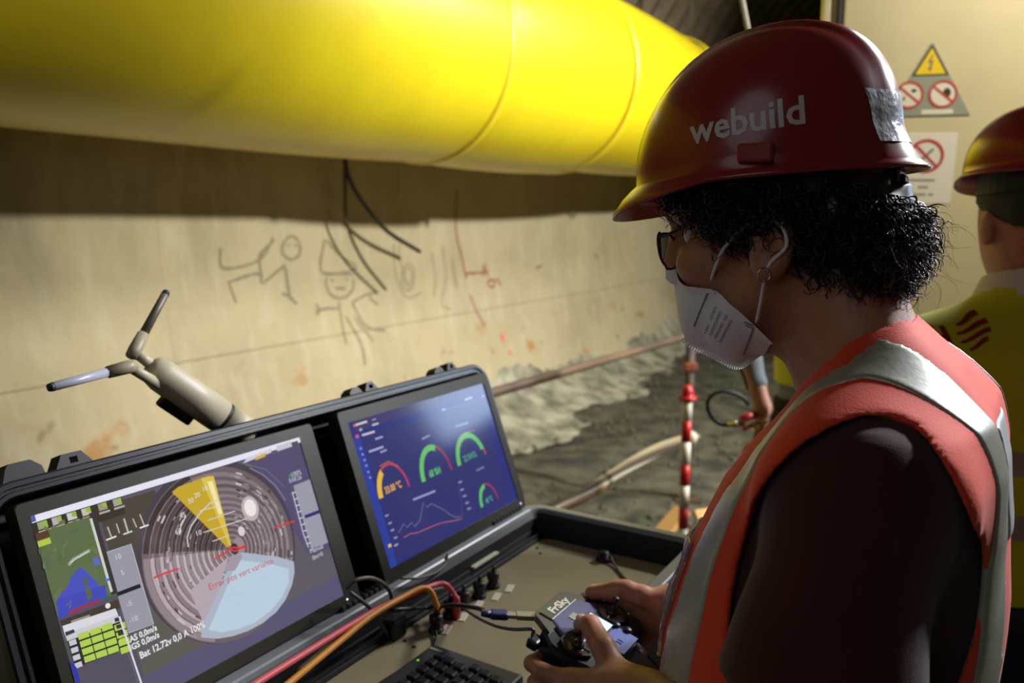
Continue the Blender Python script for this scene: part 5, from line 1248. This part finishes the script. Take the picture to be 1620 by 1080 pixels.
for k, (x0, y0, x1, y1) in enumerate(((1116, 527, 1133, 484), (1124, 530, 1141, 492), (1131, 535, 1151, 497), (1139, 541, 1158, 505))):   # lines of small print
    st = 12
    for j in range(st):
        if RNG.random() < .1: continue
        t = (j + .1) / st; t2 = (j + .65) / st
        for off in (-1.4, 1.4):
            a = on_mask(x0 + (x1 - x0) * t + off, y0 + (y1 - y0) * t + off * .4); b = on_mask(x0 + (x1 - x0) * t2 + off * RNG.uniform(.2, 1), y0 + (y1 - y0) * t2 + off * .4)
            if a is not None and b is not None: mb.tube([a, b], .00035, mkm, 4)
mb.build('printed_marks', mk)

# ---- spectacles and ear ring
M_fr = mat('spectacle_black', (20, 20, 22), rough=0.25)
gl = empty('eyeglasses', (0, 0, 0)); gl.parent = op
def lens_pts(s, n=40):
    P = []
    for k in range(n):
        a = 2 * math.pi * k / n; y = .036 + .0285 * math.copysign(abs(math.cos(a)) ** .82, math.cos(a)); z = .0185 * math.copysign(abs(math.sin(a)) ** .85, math.sin(a))
        P.append(kp((.1075 + .22 * z - .10 * max(0, y - .05), y * s, 1.6255 + z + .0025 * (y > .05))))
    return P
for s in (1, -1):
    P = lens_pts(s); mb = MB(); mb.tube(P + [P[0], P[1]], .0013, M_fr, 8, cap=False); lf = mb.build('lens_frame', gl)
    mb = MB(); mb.add(P, [list(range(len(P)))], mat('lens_glass', (245, 248, 250), rough=0.0, trans=1.0, ior=1.02, spec=0.3), False); mb.build('lens', gl)
    mb = MB(); mb.tube([kp((.106, .066 * s, 1.640)), kp((.090, .070 * s, 1.645)), kp((.064, .077 * s, 1.655)), kp((.02, .086 * s, 1.660)), kp((-.012, .090 * s, 1.655)), kp((-.026, .088 * s, 1.640))], .0016, M_fr, 8); mb.build('temple', gl)
mb = MB(); mb.tube(spline([kp((.110, .009, 1.632)), kp((.117, 0, 1.637)), kp((.110, -.009, 1.632))], 10), .0013, M_fr, 8); mb.build('bridge', gl)
mb = MB(); c = kp((-.008, .093, 1.607)); mb.tube([c + Vector((.0052 * math.cos(a) * .9, .003 * math.cos(a), .0062 * math.sin(a))) for a in np.linspace(0, 6.4, 20)], .0007, mat('silver', (210, 206, 200), rough=0.2, metal=1.0), 6); mb.build('earring', op)
# ------------------------------------------------------------------ hand controller
CT = R(15); CFV = Vector((math.cos(CT), 0, math.sin(CT))); CNV = Vector((-math.sin(CT), 0, math.cos(CT))); CLV = Vector((0, 1, 0))
# x of the controller frame: towards its user's left; y: away from the user; z: out of its face
cc = kp((.196, .020, 1.1715)); CF = PM @ Matrix(((-CLV.x, CFV.x, CNV.x, cc.x), (-CLV.y, CFV.y, CNV.y, cc.y), (-CLV.z, CFV.z, CNV.z, cc.z), (0, 0, 0, 1)))
ctl = empty('hand_controller', (0, 0, 0), 0, 'dark blue grey hand controller gripped in both hands above the case', 'controller'); ctl.matrix_world = CF
M_c1 = mat('controller_shell', (92, 92, 122), rough=0.42, spec=0.4); M_c2 = mat('controller_dark', (26, 27, 36), rough=0.4); M_c3 = mat('controller_blue', (98, 112, 176), rough=0.35)
M_chr = mat('chrome', (220, 214, 200), rough=0.14, metal=1.0); M_gold = mat('handle_grey', (92, 88, 72), rough=0.35)
# note: x runs to the user's right here
out = [(-.070, -.010), (-.066, .020), (-.050, .040), (-.030, .046), (.030, .046), (.050, .040), (.066, .020), (.070, -.010), (.066, -.034), (.050, -.048), (.030, -.040), (.022, -.050), (-.022, -.050), (-.030, -.040), (-.050, -.048), (-.066, -.034)]
mb = MB()
def sc(P, k): return [(x * k, y * k) for x, y in P]
shell(mb, [(sc(out, .86), -.032), (sc(out, .98), -.026), (out, -.008), (sc(out, .985), -.002), (sc(out, .94), .0)][0:5], M_c2, close0=True, close1=True); mb.build('housing', ctl)
mb = MB(); fp = [(-.046, .012), (-.030, .040), (.030, .040), (.046, .012), (.024, .004), (.020, -.045), (-.020, -.045), (-.024, .004)]
shell(mb, [(fp, .0002), (sc(fp, .97), .0035), (sc(fp, .93), .0042)], M_c1, close1=True); mb.build('face_plate', ctl)
for sgn in (-1, 1):
    mb = MB(); g = sgn * .044; fr = Matrix.Translation((g, -.004, .0))
    octo = [(.021 * math.cos(R(22.5 + 45 * k)), .021 * math.sin(R(22.5 + 45 * k))) for k in range(8)]
    shell(mb, [(octo, .0006), (sc(octo, 1.0), .0046), (sc(octo, .86), .0046), (sc(octo, .84), .001)], M_c2, close1=False, fr=fr); gm = mb.build('gimbal', ctl)
    mb = MB(); flat_ring(mb, 0, 0, .008, .0172, .0030, M_chr, 16, fr=fr); mb.build('chrome_plate', gm)
    mb = MB(); mb.lathe([(.0075, .001), (.0075, .005), (.005, .008), (.002, .009), (.002, .019), (.0042, .020), (.0042, .024), (.0, .0245)], M_c2, fr, 14); mb.build('stick', gm)
    mb = MB(); mb.box((g, -.004, .0036), (.034, .0035, .0016), M_c2, .0004); mb.box((g, -.004, .0036), (.0035, .034, .0016), M_c2, .0004); mb.build('gimbal_bar', gm)
mb = MB(); mb.box((0.007, -.002, .0046), (.026, .034, .0012), mat('lcd_frame', (20, 22, 40)), .0003); mb.build('display_frame', ctl)
mb = MB(); flat_poly(mb, [(-.004, -.017), (.018, -.017), (.018, .013), (-.004, .013)], .0054, emit((214, 238, 246), 1.3)); mb.build('display', ctl)
mb = MB(); mb.prism([(-.020, -.049), (.020, -.049), (.020, -.021), (-.020, -.021)], .004, .0050, M_c3); mb.build('button_panel', ctl)
for x in (-.006, -.001): 
    mb = MB(); mb.box((x, -.036, .0053), (.0012, .007, .0006), mat('mark_dark', (24, 26, 60)), 0); mb.build('panel_mark', ctl)
for x, y in ((.021, -.020), (.023, -.034)):
    mb = MB(); mb.lathe([(.0048, .003), (.0048, .0075), (.004, .0085), (.0, .0087)], M_c2, Matrix.Translation((x, y, 0)), 14); mb.build('push_button', ctl)
mb = MB(); mb.box((-.004, .024, .0045), (.013, .008, .0010), mat('badge_green', (150, 160, 130), rough=0.4), .0003); mb.build('badge', ctl)
mb = MB(); hp_ = [(-.050, .030), (-.036, .056), (-.030, .0605), (.030, .0605), (.036, .056), (.050, .030)]
mb.prism(hp_, -.006, .0026, M_gold); mb.box((0, .0470, .003), (.060, .018, .003), M_gold, .001); hd = mb.build('carry_handle', ctl)
V2, F2 = text_geo('FrSky', .0140, .0005, 'CENTER', sx=1.25); fr = Matrix.Translation((0, .0425, .0050))
mb = MB(); mb.add([fr @ Vector((x, y, 0)) for x, y in V2], F2, mat('lettering_silver', (214, 208, 188), rough=0.35), False); mb.build('raised_lettering', hd)
mb = MB(); mb.tube([(.018, -.050, -.004), (.016, -.066, -.006)], [.0048, .0036], mat('aerial_silver', (170, 170, 178), rough=0.3, metal=0.6), 10); mb.tube([(.016, -.066, -.006), (.010, -.10, -.016)], .0011, M_c2, 6); mb.build('aerial', ctl)
for sgn in (-1, 1):
    mb = MB(); mb.box((sgn * .060, .040, -.012), (.018, .014, .012), M_c2, .003); mb.build('shoulder_switch', ctl)
# usb plug and its black cable, running back into the case
jack = CF @ Vector((-.006, .048, -.010)); tgt = PW(812, 973, 0.93); dv = (tgt - jack).normalized()
us_ = empty('usb_cable', jack, 0, 'black usb cable with a blue plug and metal adapter running to the hand controller', 'cable')
fr = frame((0, 0, 0), dv, Vector((0, 0, 1)))
mb = MB(); mb.box(dv * .024, (.006, .013, .040), mat('adapter_metal', (150, 142, 118), rough=0.5, metal=0.3), .001, fr.to_3x3()); mb.build('adapter', us_)
mb = MB(); mb.box(dv * .049, (.0045, .010, .012), MATS['adapter_metal'], .0004, fr.to_3x3()); mb.build('connector', us_)
mb = MB(); mb.box(dv * .064, (.009, .015, .022), mat('plug_blue', (30, 36, 86), rough=0.45), .003, fr.to_3x3()); mb.tube([dv * .074, dv * .085], [.005, .003], MATS['plug_blue'], 8); mb.build('plug', us_)
q0 = jack + dv * .082
mb = MB(); mb.tube([p - jack for p in spline([q0, PW(760, 963, 1.02), PW(720, 957, 1.10), PW(680, 961, 1.17), cs(640, 963, -.06), cs(600, 968, -.045), cs(560, 985, -.04)], 40)], .0032, M_bk, 8); mb.build('sheath', us_)
cable('lead_cable', [bs(732, 960, -.040), PW(742, 968, 1.10), PW(762, 980, 1.04), PW(785, 990, .98), PW(812, 995, .92), PW(842, 995, .86), (CF @ Vector((-.052, .048, -.012)))], 0.0022, M_gy, 'thin grey lead curving from the switches to the hand controller')
# ------------------------------------------------------------------ the two workers behind
M_yel = mat('vest_yellow', (206, 204, 22), rough=0.75, sheen=0.15, bump=0.10, bscale=300)
M_band2 = mat('reflective_band', (178, 158, 152), rough=0.4, metal=0.2)
GZ = [.82, .92, 1.02, 1.12, 1.22, 1.32, 1.40, 1.45, 1.49, 1.52, 1.545]
GF = [-.01, -.01, -.005, .0, .0, -.005, -.01, -.015, -.02, -.025, -.025]
GD = [.125, .125, .125, .125, .128, .130, .122, .105, .080, .058, .05]
GW = [.175, .175, .168, .168, .178, .190, .198, .188, .150, .095, .072]
def gtorso(P, off=0.0):
    d = loft(P, GZ, GF, GD, GW, off)
    for s in (1, -1): d = smin(d, cap(P, (-.02, .08 * s, 1.462), (-.015, .185 * s, 1.428), .045 + off, .062 + off), .05)
    return d
def gbody(P, arms):
    d = gtorso(P, -.022)
    d = smin(d, cap(P, (-.025, 0, 1.50), (.0, 0, 1.60), .062, .058), .03)
    d = smin(d, ell(P, (.012, 0, 1.685), (.100, .078, .115)), .03); d = smin(d, ell(P, (.040, 0, 1.62), (.060, .058, .085)), .03)
    d = smin(d, cap(P, (.105, 0, 1.66), (.122, 0, 1.632), .011, .013), .012)
    for s in (1, -1): d = smin(d, ell(P, (-.005, .080 * s, 1.650), (.018, .011, .032)), .006)
    for s, (a, b, w) in arms.items():
        d = smin(d, cap(P, a, b, .052, .042), .03); d = smin(d, cap(P, b, w, .040, .027), .015)
        dv = np.array(w) - np.array(b); dv = dv / np.linalg.norm(dv); wv = np.array(w)
        d = smin(d, cap(P, w, tuple(wv + dv * .075), .030, .034), .02)
        up_ = np.array([1.0, 0, 0]) if abs(dv[0]) < .8 else np.array([0, 0, 1.0])
        sd = np.cross(dv, up_); sd /= np.linalg.norm(sd); fw = np.cross(sd, dv)
        for k in range(4):
            b0 = wv + dv * .085 + fw * (.027 - .018 * k); L = (.075, .085, .080, .062)[k]; cl = sd * (-.012 * s)
            d = smin(d, chain(P, [tuple(b0), tuple(b0 + dv * L * .5 + cl), tuple(b0 + dv * L * .85 + cl * 2.6)], [.0098, .0092, .0080], .004), .004)
        d = smin(d, chain(P, [tuple(wv + dv * .03 + fw * .026), tuple(wv + dv * .065 + fw * .050), tuple(wv + dv * .10 + fw * .052)], [.013, .011, .009], .005), .008)
    return d
def glegs(P, off=0.0, top=.95):
    d = None
    for s in (1, -1):
        c = smin(cap(P, (-.005, .088 * s, .88), (.01, .098 * s, .48), .088 + off, .062 + off), cap(P, (.01, .098 * s, .48), (-.02, .105 * s, .06), .060 + off, .050 + off), .02)
        d = c if d is None else smin(d, c, .03)
    return smin(d, loft(P, [.80, .9, .98], [-.01] * 3, [.118 + off] * 3, [.168 + off] * 3), .03)
def worker(root, arms, h, sleeve_m, vest_m, glove=None, detail=True):
    sd = lambda n, fn, lo, hi, hh, m, par: sdf_obj(n, fn, lo, hi, hh, m, par, False)
    sd('body', lambda P: gbody(P, arms), (-.30, -.48, .55), (.45, .48, 1.83), h, M_skin, root)
    sd('trousers', lambda P: glegs(P, .012), (-.20, -.26, .03), (.20, .26, 1.0), h * 2, M_trou, root)
    for s in (1, -1):
        sd('boot', lambda P, s=s: np.maximum(smin(cap(P, (-.03, .106 * s, .10), (-.03, .106 * s, .04), .060, .056), cap(P, (-.02, .106 * s, .045), (.14, .112 * s, .038), .048, .044), .03), .002 - P[2]), (-.14, .106 * s - .1, -.02), (.22, .106 * s + .1, .18), .012, M_boot, root)
    def shirt(P):
        d = gtorso(P, -.008)
        for s, (a, b, w) in arms.items():
            d = smin(d, cap(P, a, b, .062, .054), .03); d = smin(d, cap(P, b, tuple(np.array(b) + (np.array(w) - np.array(b)) * .86), .053, .040), .015)
        return d + .002 * np.sin(50 * P[2] + 30 * P[0])
    sd('shirt', shirt, (-.25, -.42, .92), (.40, .42, 1.56), h, sleeve_m, root)
    def vraw(P): return gtorso(P, .008) + .0035 * np.sin(26 * P[2] + 14 * P[1]) * np.sin(18 * P[1] + 9 * P[2])
    def vst(P):
        d = vraw(P); d = np.maximum(d, -(d + .012)); X, Y, Z = P
        q = (np.sqrt(((X + .012) / .075) ** 2 + ((Z - 1.36) / .120) ** 2) - 1) * .075
        d = smax(d, -np.maximum(q, .155 - np.abs(Y)), .004); d = smax(d, -((np.sqrt((Y / .085) ** 2 + ((X - .02) / .09) ** 2) - 1) * .085), .004)
        return np.maximum(d, np.maximum(1.03 - Z, 0 * Z - 1))
    v = sd('safety_vest', vst, (-.20, -.27, 1.0), (.20, .27, 1.57), h, vest_m, root)
    for z0 in (1.275, 1.165):
        def bd(P, z0=z0): d = vraw(P) - .002; d = np.maximum(d, -(d + .012)); return np.maximum(d, np.abs(P[2] - z0) - .024)
        sd('reflective_band', bd, (-.19, -.25, z0 - .04), (.19, .25, z0 + .04), h, M_band2, v)
    sd('shirt_collar', lambda P: np.maximum(np.maximum((np.sqrt(((P[0] + .012) / .078) ** 2 + (P[1] / .086) ** 2) - 1) * .08 + (P[2] - 1.55) * .35, -((np.sqrt(((P[0] + .012) / .068) ** 2 + (P[1] / .076) ** 2) - 1) * .07 + (P[2] - 1.55) * .35)), np.abs(P[2] - 1.545 + P[0] * .25) - .026), (-.13, -.13, 1.48), (.12, .13, 1.62), .0055, mat('collar_white', (214, 204, 190), rough=0.8), root)
    hm = Matrix.Translation((.0, 0, 1.746)) @ Matrix.Rotation(R(2), 4, 'Y'); hl = helmet_mesh('helmet', M_hel, root, hm, .126, .110, .108, .010)
    sd('hair', lambda P: np.maximum(np.maximum(smin(ell(P, (.005, 0, 1.70), (.108, .086, .11)), ell(P, (-.055, 0, 1.675), (.05, .068, .06)), .02), 1.652 + .35 * np.clip(P[0] + .06, 0, 1) - P[2]), P[2] - 1.755), (-.13, -.11, 1.62), (.12, .11, 1.77), .0055, M_hair2, root)
    mb = MB(); V = []; F = []; n = 36
    for k in range(n):
        a = 2 * math.pi * k / n
        for r_, z_ in ((0, .01), (0, -.040), (.002, -.040), (.002, .01)): V.append(hm @ Vector((.004 + (.104 + r_) * math.cos(a), (.088 + r_) * math.sin(a), z_)))
    for k in range(n):
        for j in range(4): F.append([k * 4 + j, ((k + 1) % n) * 4 + j, ((k + 1) % n) * 4 + (j + 1) % 4, k * 4 + (j + 1) % 4])
    mb.add(V, F, mat('headband_matt', (22, 22, 22), rough=0.6), False); mb.build('headband', hl)
    return v, hl
A2 = {1: ((-.015, .185, 1.425), (-.03, .245, 1.16), (.03, .265, .92)), -1: ((-.015, -.185, 1.425), (-.03, -.245, 1.16), (.03, -.265, .92))}
p2 = empty('person', (.888, 1.36, 0), R(84), 'worker seen from behind in red helmet and yellow vest with printed logo', 'person')
v2, h2 = worker(p2, A2, .0062, mat('shirt_dark', (60, 52, 50), rough=0.9), M_yel)
# mark printed on the back: lettering and a globe of curved stripes
vb = bvh_of(v2); M_maroon = mat('print_maroon', (140, 26, 30), rough=0.7)
P2M = Matrix.Translation((.888, 1.36, 0)) @ Matrix.Rotation(R(84), 4, 'Z'); P2I = P2M.inverted()
def back_pt(x, y):
    o = P2I @ CAM; d = (P2I.to_3x3() @ ray(x, y)).normalized(); h = vb.ray_cast(o, d); return h[0] if h[0] is not None else None
ga, gb = back_pt(1541, 525), back_pt(1504, 531)
V2, F2 = text_geo('webuild', .056, .0014, 'RIGHT')
dir_ = (ga - gb); dir_.x = 0; dir_.normalize(); upv = Vector((0, 0, 1)); upv = (upv - dir_ * upv.dot(dir_)).normalized()
P3 = [Vector((-.4, 0, 0)) + Vector((0, gb.y, gb.z)) + dir_ * x + upv * (y - .024) for x, y in V2]
Vc, Fc = conform(P3, F2, None, (1, 0, 0), vb, .0012, .012, True); mb = MB(); mb.add(Vc, Fc, M_maroon); mb.build('printed_lettering', v2)
mb = MB()
for k in range(4):
    V = []; F = []; yk = .0175 - .0128 * k; half = math.sqrt(max(.0001, .0255 ** 2 - (yk * .95) ** 2))
    for i in range(11):
        t = i / 10 * 2 - 1; x = half * t; y0 = yk + .006 * math.sin(1.6 * t) + .002; th = .0036 * (1 - .5 * max(0, -t))
        for q in (-th, th): V.append(Vector((-.4, 0, 0)) + Vector((0, ga.y, ga.z)) + dir_ * x + upv * (y0 + q))
        if i: F.append([2 * i - 2, 2 * i, 2 * i + 1, 2 * i - 1])
    Vc, Fc = conform(V, F, None, (1, 0, 0), vb, .0012, .012, True); mb.add(Vc, Fc, M_maroon)
mb.build('globe_emblem', v2)
# third worker, half hidden, carrying an extinguisher
yaw3 = R(108); loc3 = Vector((1.235, 3.16, 0)); M3 = Matrix.Translation(loc3) @ Matrix.Rotation(yaw3, 4, 'Z'); I3 = M3.inverted()
hnd = I3 @ PW(1206, 640, 2.92)
A3 = {1: ((-.015, .185, 1.425), tuple(I3 @ PW(1178, 545, 3.02)), tuple(hnd + (hnd - (I3 @ PW(1178, 545, 3.02))).normalized() * -.06)), -1: ((-.015, -.185, 1.425), (-.03, -.245, 1.16), (.03, -.265, .92))}
p3 = empty('person', tuple(loc3), yaw3, 'worker in yellow vest and grey sleeve partly hidden behind the man with the mask', 'person')
v3, h3 = worker(p3, A3, .0085, mat('sleeve_grey', (116, 124, 130), rough=0.85), M_yel)
# fire extinguisher in that worker's hand
ex0 = PW(1200, 668, 2.90)
fe = empty('fire_extinguisher', ex0, 0, 'red fire extinguisher with a looped black hose beside the half hidden worker', 'extinguisher')
M_fe = mat('extinguisher_red', (190, 34, 36), rough=0.35, coat=0.3)
mb = MB(); mb.lathe([(0.0, -.50), (.055, -.498), (.064, -.48), (.065, -.14), (.058, -.105), (.035, -.078), (.018, -.066), (.018, -.05)], M_fe, None, 28); mb.build('cylinder', fe)
mb = MB(); mb.lathe([(.016, -.055), (.020, -.05), (.020, -.01), (.014, 0), (.0, .001)], mat('brass', (196, 178, 120), rough=0.3, metal=0.8), None, 16); mb.build('valve', fe)
tl = PW(1172, 664, 2.88) - ex0; tr2 = PW(1196, 656, 2.92) - ex0
mb = MB(); d_ = (tr2 - tl).normalized(); mb.tube([tl, tl.lerp(tr2, .5) + Vector((0, 0, .004)), tr2 + d_ * .02], [.013, .017, .013], M_fe, 10); mb.build('handle', fe)
mb = MB(); mb.tube([tl + Vector((.012, 0, -.035)), tr2 + Vector((.0, 0, -.03))], .008, M_fe, 8); mb.build('lever', fe)
hp = [(1154, 672), (1140, 671), (1128, 662), (1120, 648), (1120, 634), (1129, 623), (1146, 619), (1164, 623), (1176, 630), (1184, 640)]
mb = MB(); mb.tube([p - ex0 for p in spline([PW(x, y, 2.86 + .006 * i) for i, (x, y) in enumerate(hp)], 50)], .0075, M_bk, 10); mb.build('hose', fe)
mb = MB(); a_, b_ = PW(1150, 672, 2.86) - ex0, PW(1177, 670, 2.87) - ex0
mb.tube([a_, a_.lerp(b_, .35), a_.lerp(b_, .36), a_.lerp(b_, .6), a_.lerp(b_, .61), b_], [.0085, .0085, .012, .012, .0095, .0095], M_chr, 12); mb.build('hose_fitting', fe)
